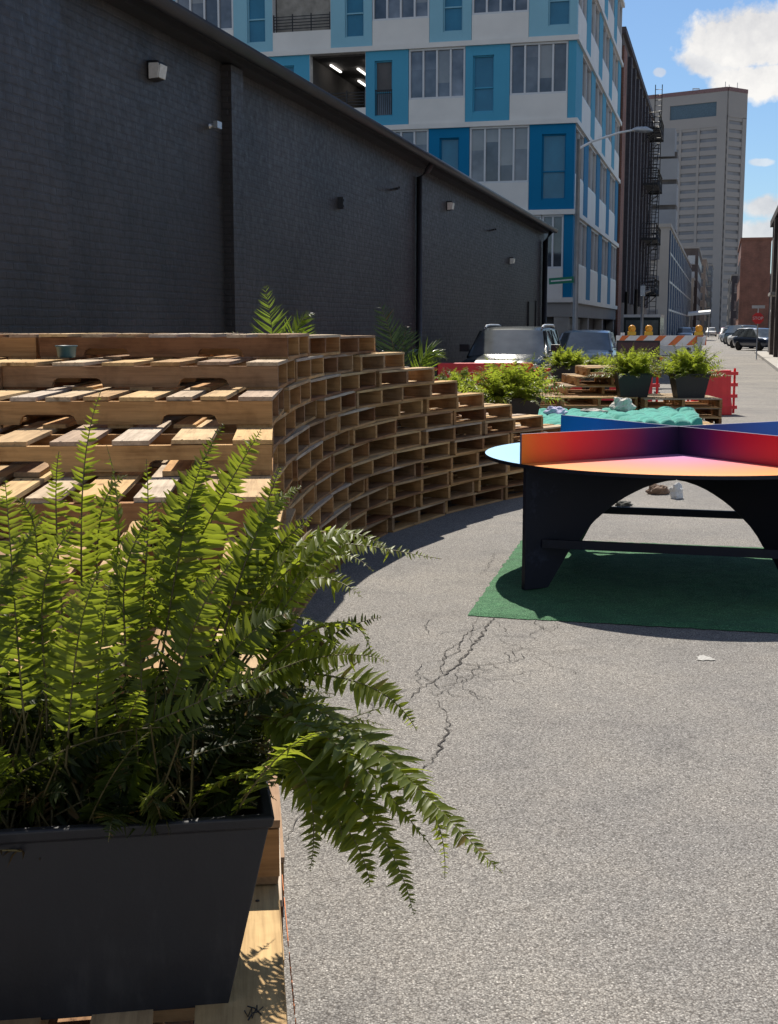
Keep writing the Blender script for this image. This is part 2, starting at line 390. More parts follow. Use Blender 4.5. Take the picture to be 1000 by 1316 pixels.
# ------------------------------------------------------------------ pallets
LH = .124; PW = 1.016; PD = 1.219
def stringer_mesh(seed):
    r = random.Random(seed); m = MB(); h = .089+.003; z0 = .016
    def notch(c):
        w, d, k = .115, .04, .022
        return [(c-w, z0), (c-w+.006, z0+d-k), (c-w+k*.6, z0+d-k*.35), (c-w+k*1.4, z0+d), (c+w-k*1.4, z0+d), (c+w-k*.6, z0+d-k*.35), (c+w-.006, z0+d-k), (c+w, z0)]
    poly = [(0, z0)]
    if seed != 3: poly += notch(.33)
    if seed != 3: poly += notch(.89)
    poly += [(PD, z0), (PD, z0+h), (0, z0+h)]
    m.prism([(y, z) for y, z in poly], 0, -.019, .019, r.random(), gax=1)
    return m.mesh('stringer', WOOD)
STR = [stringer_mesh(i) for i in range(4)]
NAIL = surf('nail_head', (.07, .05, .04), .6, .4)
def deck_mesh(seed, top):
    r = random.Random(seed*10+top); rnd.seed(seed*10+top); m = MB()
    z = .016+.092+.008 if top else .008
    ws = [.14, .09, .10, .135, .09, .10, .14] if top else [.14, .09, .10, .09, .14]
    if top and seed % 3 == 1: ws = [.14, .14, .13, .14, .14, .14]
    if top and seed % 3 == 2: ws = [.135, .1, .1, .14, .1, .1, .1, .135]
    gap = (PD-sum(ws))/(len(ws)-1); y = 0
    for k, w in enumerate(ws):
        if not (top and seed == 4 and k == 3) and not (not top and seed == 2 and k == 1):
            sh = r.uniform(-.008, .008); L = PW-r.uniform(0, .012)
            if top and r.random() < .025: L *= r.uniform(.45, .75); sh = (PW-L)/2*r.choice([-1, 1])
            bz = z+r.uniform(-.0007, .0007)+(r.uniform(0, .003) if top else 0)
            m.box((sh, y+w/2, bz), (L, w, .0155), Matrix.Rotation(r.uniform(-.009, .009), 3, 'Z'), r.random(), 0, 0, .002)
            if top:
                for nx_ in (-.488, 0, .488):
                    for q in (.28, .72):
                        if abs(nx_-sh) < L/2: m.lathe([(.0045, 0), (.004, .0012)], 6, (nx_+r.uniform(-.01, .01), y+w*q, bz+.0078), 0., 1)
        y += w+gap
    return m.mesh('top_deck' if top else 'bottom_deck', [DECK if top else WOOD, NAIL])
TOPS = [deck_mesh(i, 1) for i in range(6)]; BOTS = [deck_mesh(i, 0) for i in range(6)]
rnd.seed(11)
def pallet(loc, rz, label, group):
    t = thing('pallet', label, 'pallet', loc, rz, group)
    for sx in (-.488, 0, .488):
        o = obj('stringer', rnd.choice(STR), t, (sx+(rnd.uniform(-.02, .02) if sx == 0 else 0), 0, 0))
        if rnd.random() < .5: o.rotation_euler = (0, 0, math.pi); o.location.y = PD
    for ms, nm in ((TOPS, 'top_deck'), (BOTS, 'bottom_deck')):
        obj(nm, rnd.choice(ms), t)
    return t
# path of the wall's inner face
PATH = [(-.03, .4), (-.10, 1.2), (-.158, 1.82), (-.245, 2.6), (-.36, 3.84), (-.42, 4.46), (-.47, 5.1), (-.50, 5.85), (-.48, 6.8), (-.37, 7.95), (-.12, 9.2), (.245, 10.05), (.70, 10.85), (1.20, 11.6), (1.78, 12.3), (2.4, 13.0)]
def catmull(P, n=24):
    P = [Vector(p) for p in P]; out = []
    for i in range(1, len(P)-2):
        a, b, c, d = P[i-1:i+3]
        for k in range(n):
            t = k/n; out.append(.5*((2*b)+(c-a)*t+(2*a-5*b+4*c-d)*t*t+(3*b-a-3*c+d)*t**3))
    out.append(P[-2]); return out
CURVE = catmull(PATH); CUM = [0]
for i in range(1, len(CURVE)): CUM.append(CUM[-1]+(CURVE[i]-CURVE[i-1]).length)
def at(s):
    for i in range(1, len(CURVE)):
        if CUM[i] >= s or i == len(CURVE)-1:
            t = (s-CUM[i-1])/(CUM[i]-CUM[i-1]); return CURVE[i-1].lerp(CURVE[i], t)
def s_of_y(y):
    for i in range(1, len(CURVE)):
        if CURVE[i].y >= y:
            t = (y-CURVE[i-1].y)/(CURVE[i].y-CURVE[i-1].y); return CUM[i-1]+t*(CUM[i]-CUM[i-1])
def LHS(y): t = min(1, max(0, (y-5.)/5.)); return .1282+(.1228-.1282)*t
PITCH = 1.06; G1 = 'pallets stacked into the curved wall'
s12 = s_of_y(6.25); e5 = s12-.57*7+PITCH*10
SN = {}
for n in range(1, 13):
    if n >= 4: s0 = s12-.57*(12-n); m = 15-n if n > 4 else 11
    else: s0 = s12-.57*8+(.53 if n % 2 else 0.); m = 10 if n % 2 else 11
    SN[n] = s0
    for k in range(m):
        sa = s0+PITCH*k; a, b = at(sa), at(sa+PW); d = (b-a).normalized()
        c = (a+b)/2; nn = Vector((-d.y, d.x))
        c += nn*(rnd.uniform(-.022, .03) if k else 0.)
        w = 'lowest course' if n == 1 else 'top course' if n == 12 else ORD[n]+' course up'
        if m-1-k < k: e = 'pallet at the far end' if k == m-1 else ORD[m-k]+' pallet from the far end'
        else: e = 'pallet at the near stepped end' if k == 0 else ORD[k+1]+' pallet from the near stepped end'
        rz = math.atan2(d.y, d.x)+rnd.uniform(-.022, .022)
        pl_ = pallet((c.x, c.y, LHS(c.y)*(n-1)), rz, e+', '+w+' of the curved pallet wall', G1)
        if k == 0 and n == 4: NP = (pl_, c.copy(), rz, LHS(c.y)*3)
        if k == 0 and n >= 7:
            q = c+nn*(PD+.012); pallet((q.x, q.y-.05*(n % 2), LHS(c.y)*(n-1)), rz+.02*(n % 3-1), 'left rear pallet behind the stepped near end, '+('top course' if n == 12 else ORD[n]+' course up'), G1)
# pen scribble and orange stain on the nearest deck board
pl_, c_, rz_, z_ = NP
IM = (Matrix.Translation((c_.x, c_.y, z_)) @ Matrix.Rotation(rz_, 4, 'Z')).inverted()
m = MB(); zz = .1245
for st_ in ([(0, .6), (.25, .2), (.35, .8), (.5, .1), (.6, .7)], [(.1, .9), (.55, .75), (.95, .35)], [(.3, .0), (.45, .45), (.8, .55)], [(.62, .95), (.7, .5), (.98, .85)]):
    pts = [IM @ Vector((-.222+.028*x, 1.805+.045*y, 0)) for x, y in st_]
    for q in pts: q.z = zz
    m.tube(pts, .0011, 5)
m.build('pen_mark', BLACKMETAL, pl_)
OS = surf('orange_stain', (.50, .16, .05), .8, var=.3, scale=40)
for x0_, x1_ in ((-.46, -.40), (-.37, -.27), (-.25, -.19), (-.15, .02), (.05, .12)):
    m = MB(); m.bb(x0_, x1_, -.011, -.0095, .110, .1215); m.build('orange_stain', OS, pl_)
# far seating group: platform, ledge and pile
def P2(x, y, n, rz, where, group):
    w = 'lowest' if n == 1 else ORD[n]+' from the ground'
    return pallet((x, y, LH*(n-1)), rz, f'{w} pallet {where}', group)
for (x, y, hh, rz, where) in [(1.98, 13.38, 3, -.03, 'under the near left corner of the teal cushions'), (3.03, 14.08, 3, -.06, 'under the near right corner of the teal cushions'),
                              (3.45, 15.35, 3, -.08, 'under the far right corner of the teal cushions'), (1.9, 14.75, 3, 0.02, 'under the far left corner of the teal cushions')]:
    for n in range(1, hh+1): P2(x, y, n, rz+rnd.uniform(-.02, .02), where, 'pallets under the teal cushions')
for n in range(1, 5): P2(1.05, 13.0, n, rnd.uniform(-.03, .03), 'of the stack carrying the fern beside the curved wall', 'pallets of the fern stacks')
for n in range(1, 5): P2(.55, 14.35, n, .05+rnd.uniform(-.03, .03), 'of the stack carrying the fern nearest the black wall', 'pallets of the fern stacks')
for n in range(1, 6): P2(3.86, 16.75, n, rnd.uniform(-.03, .03), 'of the right stack behind the teal cushions', 'pallets of the fern ledge')
for n in range(1, 6): P2(2.80, 17.0, n, rnd.uniform(-.03, .03), 'of the left stack behind the teal cushions', 'pallets of the fern ledge')
for n in range(6, 9): P2(2.0+.155*n, 17.42+.03*n, n, rnd.uniform(-.05, .05), 'in the rough pile behind the ferns', 'pallets of the far pile')
for n in range(1, 6): P2(1.73+(.06 if n % 2 else -.03), 17.15, n, rnd.uniform(-.05, .05), 'of the low rough pile behind the wide fern', 'pallets of the far pile')
for n in range(1, 6): P2(2.85, 20.2, n, rnd.uniform(-.04, .04), 'of the stack under the small far ferns', 'pallets of the far fern stack')

# ------------------------------------------------------------------ ferns and palms
def frond(m, P0, P1, P2_, P3, N, L, up, r, w=.17, segs=3, tint=0., curl=.25, stem=.0022, fwd=.25, taper=.35, flat=0., t0=.1, dry=.02):
    """a pinnate leaf along a cubic curve; leaflets in pairs, each a bent blade with a crease"""
    P0, P1, P2_, P3 = map(Vector, (P0, P1, P2_, P3))
    def B(t): return P0*(1-t)**3+P1*3*t*(1-t)**2+P2_*3*t*t*(1-t)+P3*t**3
    sp = [B(k/14) for k in range(15)]
    m.tube(sp, [stem*(1-.75*k/14) for k in range(15)], 4, tint, 1, False)
    tw = r.uniform(-.7, .7); ph = r.uniform(0, 6)
    for i in range(N):
        t = t0+(1-t0)*(i+.5)/N
        d0 = (B(min(1, t+.02))-B(max(0, t-.02))).normalized()
        prof = min(1., ((t-t0*.6)/.2)**.7)*(1-max(0, (t-taper)/(1-taper))**1.5*.93)*(1+.1*math.sin(t*17+ph))
        for sg in (-1, 1):
            tt = min(1, max(0, t+r.uniform(-.4, .4)/N)); p = B(tt); d = d0
            side = d.cross(up)
            if side.length < .1: side = d.cross(Vector((.7, .3, .1)))
            side.normalize(); nrm = side.cross(d).normalized()
            ll = L*prof*r.uniform(.84, 1.08)
            if r.random() < .03 or ll < .003: continue
            ww = min(w*L*.9, ll*w*1.25)*r.uniform(.8, 1.12)
            q = Matrix.Rotation(r.gauss(0, .16)+flat+tw*(t-.5), 3, d)
            out = (side*sg+d*(fwd+r.uniform(-.1, .14))+nrm*r.uniform(-.08, .22)); out = (q @ out).normalized()
            nz = (Matrix.Rotation(r.gauss(0, .22), 3, out) @ (q @ nrm)); wid = out.cross(nz).normalized(); nz = wid.cross(out)
            cu = curl*r.uniform(.1, 2.2) if r.random() > .06 else 2.2
            vs = []
            for k in range(segs+1):
                x = k/segs; bw = ww*(.62+.5*math.sin(math.pi*min(1, x*.9+.12)))*(1-x**3*.93)*.5
                c = p+out*ll*x-nz*ll*cu*x*x*.5+d*ll*.12*x*x
                vs += [c+wid*bw+nz*bw*.35, c, c-wid*bw+nz*bw*.35]
            fs = []
            for k in range(segs):
                a = 3*k; fs += [(a, a+1, a+4, a+3), (a+1, a+2, a+5, a+4)]
            lt = tint+r.uniform(-.18, .18)
            m.add(vs, fs, 2.+r.random() if r.random() < dry else min(.99, max(.01, lt)), None, 0, True)
def planter_parts(root, w=.62, dp=.38, h=.32, b=.062):
    """tapered trough with a rolled rim"""
    m = MB()
    def ring(x, y, z): return [(-x, -y, z), (x, -y, z), (x, y, z), (-x, y, z)]
    x1, y1 = w/2, dp/2; x0, y0 = x1-b, y1-b*.75
    rings = [ring(x0, y0, 0), ring(x1-.006, y1-.005, h-.02), ring(x1-.001, y1-.001, h-.018), ring(x1+.003, y1+.003, h-.002), ring(x1-.001, y1-.001, h), ring(x1-.014, y1-.014, h), ring(x1-.024, y1-.024, h-.035), ring(x1-.04, y1-.035, h-.11)]
    vs = [p for q in rings for p in q]; fs = [(3, 2, 1, 0)]
    for i in range(len(rings)-1):
        for k in range(4): fs.append((i*4+k, i*4+(k+1) % 4, i*4+4+(k+1) % 4, i*4+4+k))
    m.add(vs, fs); o = m.build('planter', PLANTER, root); bevel(o, .006)
    s = MB(); n = 14; vs = []
    for j in range(n+1):
        for i in range(n+1):
            x = (i/n-.5)*2*(x1-.034); y = (j/n-.5)*2*(y1-.03)
            vs.append((x, y, h-.07+noise.noise(Vector((x*14, y*14, 2)))*.014))
    s.add(vs, [(j*(n+1)+i, j*(n+1)+i+1, (j+1)*(n+1)+i+1, (j+1)*(n+1)+i) for j in range(n) for i in range(n)])
    s.build('soil', SOIL, root)
UP = Vector((0, 0, 1))
def wild_frond(r, m, base, az, elev, length, droop, N, L, **k):
    d = Vector((math.cos(az)*math.cos(elev), math.sin(az)*math.cos(elev), math.sin(elev))); h = Vector((math.cos(az), math.sin(az), 0))
    b = Vector(base); p1 = b+d*length*.38; p2 = b+d*length*.7+h*length*.08-UP*length*droop*.28; p3 = b+d*length*.92+h*length*.16-UP*length*droop
    frond(m, b, p1, p2, p3, N, L, (UP*.8+h*-.5+Vector((r.uniform(-.4, .4), r.uniform(-.4, .4), 0))), r, **k)
def far_fern(loc, rz, label, seed, n=64, size=.5, spread=1., w=.62):
    root = thing('potted_fern', label, 'potted fern', loc, rz, 'ferns in black planters')
    planter_parts(root, w, w*.7); r = random.Random(seed); m = MB()
    for k in range(n):
        az = r.uniform(0, 2*math.pi); el = R(r.choice([r.uniform(60, 88), r.uniform(35, 70), r.uniform(15, 45)]))
        base = (r.uniform(-.3, .3)*w, r.uniform(-.16, .16)*w, .25)
        wild_frond(r, m, base, az, el, size*r.uniform(.7, 1.15), r.uniform(.05, .4)*spread, 20, .062, w=.26, segs=2, flat=r.uniform(-.7, .7), tint=r.random(), stem=.003)
    m.build('foliage', [FERNFAR, STEM], root)
    return root
# the near fern, fronds one by one
NF = ST(0, 0); NEAR = thing('potted_fern', 'large fern with long arching fronds in a black trough on the nearest pallet step', 'potted fern', (-.537, 1.94, .504), R(9), 'ferns in black planters')
planter_parts(NEAR, .68, .36, .325, .070)
INV = (Matrix.Translation((-.537, 1.94, .504)) @ Matrix.Rotation(R(9), 4, 'Z')).inverted()
def near_frond(P, N, L, seed, tint, **k):
    r = random.Random(seed); m = MB(); P = [INV @ Vector(p) for p in P]
    # pass the cubic through the two inner points
    a, p, q, d = P; p1 = (-5*a+18*p-9*q+2*d)/6; p2 = (2*a-9*p+18*q-5*d)/6
    ref = k.pop('ref', (0, -.6, .7))
    k.setdefault('flat', r.uniform(-.45, .45)); frond(m, a, p1, p2, d, N, L, Vector(ref), r, tint=tint, **k)
    m.build('frond', [FERN, STEM], NEAR)
near_frond([(-0.249, 1.98, 0.951), (-0.096, 1.9, 0.957), (0.045, 1.78, 0.883), (0.157, 1.68, 0.8)], 62, 0.06324, 100, 0.8, w=.235, t0=.16, ref=(-0.07, -.25, .95))
near_frond([(-0.234, 1.95, 0.903), (-0.118, 1.86, 0.89), (-0.022, 1.76, 0.838), (0.035, 1.68, 0.738)], 52, 0.056100000000000004, 101, 0.73, w=.235, t0=.16, ref=(0.1, -.25, .95))
near_frond([(-0.247, 1.96, 0.925), (-0.129, 1.86, 0.957), (-0.023, 1.78, 0.901), (0.067, 1.75, 0.801)], 48, 0.056100000000000004, 102, 0.64, w=.235, t0=.16, ref=(0.03, -.25, .95))
near_frond([(-0.264, 2.0, 0.952), (-0.174, 1.98, 1.007), (-0.085, 1.95, 1.04), (0.0, 1.92, 1.038)], 42, 0.04284, 103, 0.93, w=.235, t0=.16, ref=(-0.05, -.25, .95))
near_frond([(-0.226, 2.0, 1.004), (-0.098, 1.95, 1.007), (-0.012, 1.9, 0.994), (0.043, 1.88, 0.939)], 36, 0.0408, 104, 0.86, w=.235, t0=.16, ref=(0.12, -.25, .95))
near_frond([(-0.257, 2.05, 1.003), (-0.182, 2.1, 1.164), (-0.052, 2.1, 1.19), (0.088, 2.1, 1.166)], 52, 0.036719999999999996, 105, 0.91, w=.235, t0=.16, ref=(0.05, -.25, .95))
near_frond([(-0.257, 2.05, 0.99), (-0.191, 2.05, 1.108), (-0.115, 2.05, 1.144), (-0.042, 2.0, 1.121)], 38, 0.04284, 106, 0.86, w=.235, t0=.16, ref=(-0.02, -.25, .95))
near_frond([(-0.257, 2.05, 0.977), (-0.189, 2.02, 1.07), (-0.137, 2.0, 1.087), (-0.089, 1.98, 1.068)], 32, 0.03468, 107, 0.78, w=.235, t0=.16, ref=(0.15, -.25, .95))
near_frond([(-0.394, 2.02, 0.972), (-0.337, 2.05, 1.147), (-0.265, 2.05, 1.288), (-0.209, 2.08, 1.384)], 46, 0.051000000000000004, 108, 0.75, w=.235, t0=.16, flat=.5)
near_frond([(-0.406, 2.02, 0.972), (-0.37, 2.02, 1.153), (-0.319, 2.02, 1.292), (-0.266, 2.05, 1.395)], 50, 0.048960000000000004, 109, 0.25, w=.235, t0=.16)
near_frond([(-0.377, 2.0, 0.965), (-0.346, 2.0, 1.132), (-0.32, 2.0, 1.257), (-0.292, 2.0, 1.344)], 44, 0.045899999999999996, 110, 0.15, w=.235, t0=.16)
near_frond([(-0.497, 2.0, 0.952), (-0.491, 2.0, 1.132), (-0.483, 2.0, 1.307), (-0.45, 2.0, 1.451)], 48, 0.03468, 111, 0.65, w=.235, t0=.16)
near_frond([(-0.516, 2.0, 0.952), (-0.525, 2.0, 1.132), (-0.527, 2.0, 1.27), (-0.519, 2.0, 1.356)], 40, 0.0306, 112, 0.6, w=.235, t0=.16)
near_frond([(-0.44, 2.0, 0.965), (-0.431, 1.98, 1.136), (-0.425, 1.98, 1.26), (-0.444, 2.0, 1.366)], 40, 0.036719999999999996, 113, 0.7, w=.235, t0=.16, flat=1.2)
near_frond([(-0.415, 2.0, 0.965), (-0.392, 2.0, 1.132), (-0.382, 2.0, 1.245), (-0.382, 2.0, 1.344)], 40, 0.028560000000000002, 114, 0.5, w=.235, t0=.16)
near_frond([(-0.322, 2.05, 0.963), (-0.265, 2.08, 1.102), (-0.22, 2.1, 1.216), (-0.182, 2.12, 1.319)], 44, 0.04692, 115, 0.35, w=.235, t0=.16)
near_frond([(-0.296, 2.05, 0.963), (-0.233, 2.08, 1.115), (-0.182, 2.1, 1.19), (-0.131, 2.12, 1.234)], 40, 0.04284, 116, 0.5, w=.235, t0=.16)
near_frond([(-0.283, 2.05, 0.963), (-0.204, 2.05, 1.121), (-0.127, 2.05, 1.212), (-0.038, 2.05, 1.206)], 42, 0.04692, 117, 0.82, w=.235, t0=.16, ref=(0.15, -.25, .95))
near_frond([(-0.485, 1.84, 0.897), (-0.467, 1.82, 1.017), (-0.449, 1.82, 1.123), (-0.422, 1.84, 1.2)], 40, 0.048960000000000004, 118, 0.9, w=.235, t0=.16)
near_frond([(-0.442, 1.86, 0.896), (-0.434, 1.84, 1.012), (-0.423, 1.84, 1.106), (-0.413, 1.86, 1.179)], 36, 0.04692, 119, 0.6, w=.235, t0=.16)
near_frond([(-0.553, 1.88, 0.914), (-0.56, 1.88, 1.049), (-0.571, 1.9, 1.201), (-0.582, 1.92, 1.323)], 44, 0.04692, 120, 0.4, w=.235, t0=.16)
near_frond([(-0.601, 1.9, 0.907), (-0.613, 1.9, 1.043), (-0.575, 1.9, 1.177), (-0.527, 1.92, 1.259)], 44, 0.045899999999999996, 121, 0.3, w=.235, t0=.16)
near_frond([(-0.416, 1.88, 0.926), (-0.328, 1.86, 0.972), (-0.22, 1.84, 1.024), (-0.12, 1.82, 1.069)], 44, 0.036719999999999996, 122, 0.85, w=.235, t0=.16)
near_frond([(-0.187, 1.9, 0.882), (-0.133, 1.82, 0.904), (-0.111, 1.78, 0.842), (-0.115, 1.76, 0.767)], 34, 0.036719999999999996, 123, 0.75, w=.235, t0=.16)
near_frond([(-0.21, 1.95, 0.89), (-0.144, 1.9, 0.926), (-0.07, 1.84, 0.897), (0.0, 1.8, 0.804)], 44, 0.051000000000000004, 124, 0.69, w=.235, t0=.16, ref=(0.12, -.25, .95))
near_frond([(-0.222, 1.95, 0.89), (-0.13, 1.86, 0.872), (-0.058, 1.8, 0.81), (-0.028, 1.77, 0.738)], 42, 0.048960000000000004, 125, 0.78, w=.235, t0=.16, ref=(0.05, -.25, .95))
near_frond([(-0.101, 2.0, 0.913), (0.0, 1.98, 0.848), (0.068, 1.95, 0.787), (0.089, 1.93, 0.678)], 36, 0.03468, 126, 0.91, w=.235, t0=.16, ref=(-0.02, -.25, .95))
near_frond([(-0.216, 2.02, 0.946), (-0.194, 2.0, 1.029), (-0.181, 2.0, 1.081), (-0.164, 2.0, 1.125)], 30, 0.045899999999999996, 127, 0.1, w=.235, t0=.16)
near_frond([(-0.528, 1.9, 0.932), (-0.529, 1.9, 1.068), (-0.519, 1.9, 1.177), (-0.461, 1.92, 1.269)], 42, 0.045899999999999996, 128, 0.45, w=.235, t0=.16)
near_frond([(-0.352, 1.92, 0.938), (-0.316, 1.9, 1.043), (-0.284, 1.9, 1.128), (-0.238, 1.92, 1.197)], 40, 0.04692, 129, 0.5, w=.235, t0=.16)
near_frond([(-0.318, 1.94, 0.932), (-0.253, 1.92, 1.038), (-0.192, 1.92, 1.099), (-0.138, 1.92, 1.112)], 38, 0.044879999999999996, 130, 0.35, w=.235, t0=.16)
near_frond([(-0.417, 1.95, 0.967), (-0.414, 1.95, 1.092), (-0.405, 1.95, 1.191), (-0.344, 1.96, 1.287)], 40, 0.045899999999999996, 131, 0.3, w=.235, t0=.16)
near_frond([(-0.377, 2.1, 0.922), (-0.33, 2.12, 1.106), (-0.297, 2.14, 1.237), (-0.25, 2.15, 1.315)], 40, 0.045899999999999996, 132, 0.2, w=.235, t0=.16)
near_frond([(-0.582, 2.1, 0.922), (-0.588, 2.1, 1.111), (-0.59, 2.1, 1.216), (-0.62, 2.1, 1.269)], 36, 0.0408, 133, 0.4, w=.235, t0=.16)
near_frond([(-0.485, 2.08, 0.928), (-0.485, 2.08, 1.115), (-0.474, 2.08, 1.246), (-0.428, 2.08, 1.31)], 40, 0.0408, 134, 0.3, w=.235, t0=.16)
near_frond([(-0.264, 2.0, 0.978), (-0.16, 1.98, 1.136), (-0.086, 1.98, 1.223), (0.006, 1.95, 1.201)], 40, 0.044879999999999996, 135, 0.93, w=.235, t0=.16, ref=(0.05, -.25, .95))
near_frond([(-0.27, 2.0, 0.965), (-0.171, 1.96, 1.103), (-0.097, 1.95, 1.191), (-0.024, 1.92, 1.179)], 38, 0.04284, 136, 0.82, w=.235, t0=.16, ref=(-0.02, -.25, .95))
near_frond([(-0.256, 1.98, 0.958), (-0.158, 1.94, 1.058), (-0.071, 1.9, 1.104), (-0.026, 1.88, 1.055)], 34, 0.044879999999999996, 137, 0.91, w=.235, t0=.16, ref=(0.15, -.25, .95))
near_frond([(-0.292, 2.02, 0.972), (-0.241, 2.04, 1.149), (-0.196, 2.05, 1.25), (-0.142, 2.06, 1.293)], 38, 0.044879999999999996, 138, 0.7, w=.235, t0=.16)
near_frond([(-0.302, 2.0, 0.952), (-0.212, 2.0, 1.106), (-0.142, 2.0, 1.182), (-0.074, 2.0, 1.22)], 38, 0.044879999999999996, 139, 0.75, w=.235, t0=.16, ref=(0.0, -.25, .95))
near_frond([(-0.234, 1.95, 0.929), (-0.154, 1.88, 0.939), (-0.093, 1.82, 0.874), (-0.069, 1.79, 0.796)], 36, 0.04692, 140, 0.84, w=.235, t0=.16, ref=(-0.07, -.25, .95))
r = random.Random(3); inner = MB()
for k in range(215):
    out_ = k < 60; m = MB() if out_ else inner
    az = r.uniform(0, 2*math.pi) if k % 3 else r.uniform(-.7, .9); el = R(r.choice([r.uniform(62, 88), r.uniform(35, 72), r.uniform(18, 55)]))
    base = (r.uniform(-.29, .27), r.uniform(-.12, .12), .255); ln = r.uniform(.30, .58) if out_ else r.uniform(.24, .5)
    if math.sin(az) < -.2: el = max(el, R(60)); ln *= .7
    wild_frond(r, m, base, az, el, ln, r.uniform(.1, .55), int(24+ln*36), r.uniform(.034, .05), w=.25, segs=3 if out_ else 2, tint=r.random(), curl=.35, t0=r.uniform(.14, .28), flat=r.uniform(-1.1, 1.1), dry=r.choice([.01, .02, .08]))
    if out_: m.build('frond', [FERN if k % 3 else FERNSHADE, STEM], NEAR)
o = inner.build('inner_fronds', [FERNSHADE, STEM], NEAR); o['kind'] = 'stuff'
for k in range(26):
    m = MB(); az = r.uniform(0, 2*math.pi); base = (r.uniform(-.3, .28), r.uniform(-.15, .1), .25)
    wild_frond(r, m, base, az, R(r.uniform(35, 85)), r.uniform(.12, .24), r.uniform(.1, .5), 16, r.uniform(.02, .034), w=.25, segs=2, tint=r.random(), curl=.7, t0=.1, flat=r.uniform(-1, 1))
    m.build('dry_frond', [DRY, STEM], NEAR)
r = random.Random(5); m = MB()
for k in range(240):       # bare stalks rising from the crown
    b = Vector((r.uniform(-.28, .28), r.uniform(-.14, .14), .245)); t = b+Vector((r.uniform(-.1, .1), r.uniform(-.08, .08), r.uniform(.1, .26)))
    m.tube([b, b.lerp(t, .5)+Vector((r.uniform(-.015, .015), r.uniform(-.015, .015), 0)), t], [.0024, .002, .0012], 4, r.random())
m.build('stalks', STEM, NEAR)
far_fern((1.27, 13.5, LH*4), .05, 'wide fern in a black planter at the end of the curved pallet wall', 21, 200, .62, 1.)
far_fern((.78, 14.75, LH*4), .1, 'low fern behind the curved wall, left of the wide fern', 22, 90, .44, 1.)
far_fern((3.27, 17.2, LH*5), 0, 'fern in a black planter behind the cushions, left of the matching pair', 23, 180, .54, .9, .48)
far_fern((3.98, 17.0, LH*5), .05, 'fern in a black planter behind the cushions, right of the matching pair', 24, 180, .56, .9, .48)
far_fern((2.83, 20.5, LH*5), -.05, 'small fern in a black planter in front of the silver car', 25, 130, .46, .8, .5)
far_fern((3.42, 21.2, LH*4), .1, 'small fern half hidden behind the rough pallet pile', 26, 110, .46, .8, .5)
def palm(loc, label, spec, seed, dark=False):
    root = thing('potted_palm', label, 'potted palm', loc, 0, 'palms behind the pallet wall')
    m = MB(); m.lathe([(.14, 0), (.19, .3), (.2, .34), (.18, .34), (.17, .3)], 20); m.build('pot', PLANTER, root)
    s = MB(); s.lathe([(.17, .28), (.17, .3), (.02, .31)], 16); s.build('soil', SOIL, root)
    r = random.Random(seed)
    for (p1, p2, p3, N, L) in spec:
        f = MB(); N = int(N*1.5); frond(f, (r.uniform(-.05, .05), r.uniform(-.05, .05), .3), p1, p2, p3, N, L, Vector((0, -.5, .8)), r, w=.075, segs=3, tint=r.random(), stem=.006, fwd=.75, curl=.35, taper=.5, t0=.3)
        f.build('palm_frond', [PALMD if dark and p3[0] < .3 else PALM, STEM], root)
palm((-.98, 11.6, 0), 'bright palm rising behind the top course of pallets', [((0, 0, .9), (-.05, 0, 1.5), (-.14, .1, 1.92), 26, .26), ((.05, 0, .9), (.08, -.05, 1.68), (.30, -.1, 1.66), 30, .24), ((-.1, .05, .8), (-.2, .1, 1.4), (-.5, .1, 1.5), 24, .25), ((0, .1, .8), (.05, .3, 1.4), (.1, .6, 1.5), 24, .28), ((.05, -.1, .8), (.1, -.2, 1.3), (.25, -.5, 1.45), 24, .26)], 1)
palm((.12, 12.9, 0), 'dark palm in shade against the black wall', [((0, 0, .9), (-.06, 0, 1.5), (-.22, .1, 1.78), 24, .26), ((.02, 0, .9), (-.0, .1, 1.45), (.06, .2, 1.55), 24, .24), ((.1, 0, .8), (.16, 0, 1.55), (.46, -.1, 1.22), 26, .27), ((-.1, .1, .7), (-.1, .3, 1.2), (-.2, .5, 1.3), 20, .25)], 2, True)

# ------------------------------------------------------------------ turf mat and round table
mb = MB(); X0, X1, Y0, Y1 = -1.38, .55, 0, 0
cs = [Vector((.421, 6.752)), Vector((2.62, 6.19)), Vector((3.21, 8.74)), Vector((.985, 9.29))]
nx, ny = 60, 60; vs = []
for j in range(ny+1):
    for i in range(nx+1):
        u, v = i/nx, j/ny; p = cs[0]*(1-u)*(1-v)+cs[1]*u*(1-v)+cs[2]*u*v+cs[3]*(1-u)*v
        e = min(u, v, 1-u, 1-v) == 0
        vs.append((p.x+(rnd.uniform(-.009, .009) if e else 0), p.y+(rnd.uniform(-.009, .009) if e else 0), .004 if e else .014+rnd.uniform(-.002, .003)+.006*noise.noise(Vector((p.x*3.5, p.y*1.3, 3)))))
mb.add(vs, [(j*(nx+1)+i, j*(nx+1)+i+1, (j+1)*(nx+1)+i+1, (j+1)*(nx+1)+i) for j in range(ny) for i in range(nx)])
tag(mb.build('turf_mat', TURF), 'green artificial turf mat laid on the asphalt under the round table', 'mat')
TC = Vector((1.805, 7.95, .016)); TR = 1.2
TA = math.atan2(-.49, -.87)        # direction of the arm at the front left
table = thing('round_table', 'dark round games table with rainbow printed cross dividers on the turf mat', 'table', TC, TA)
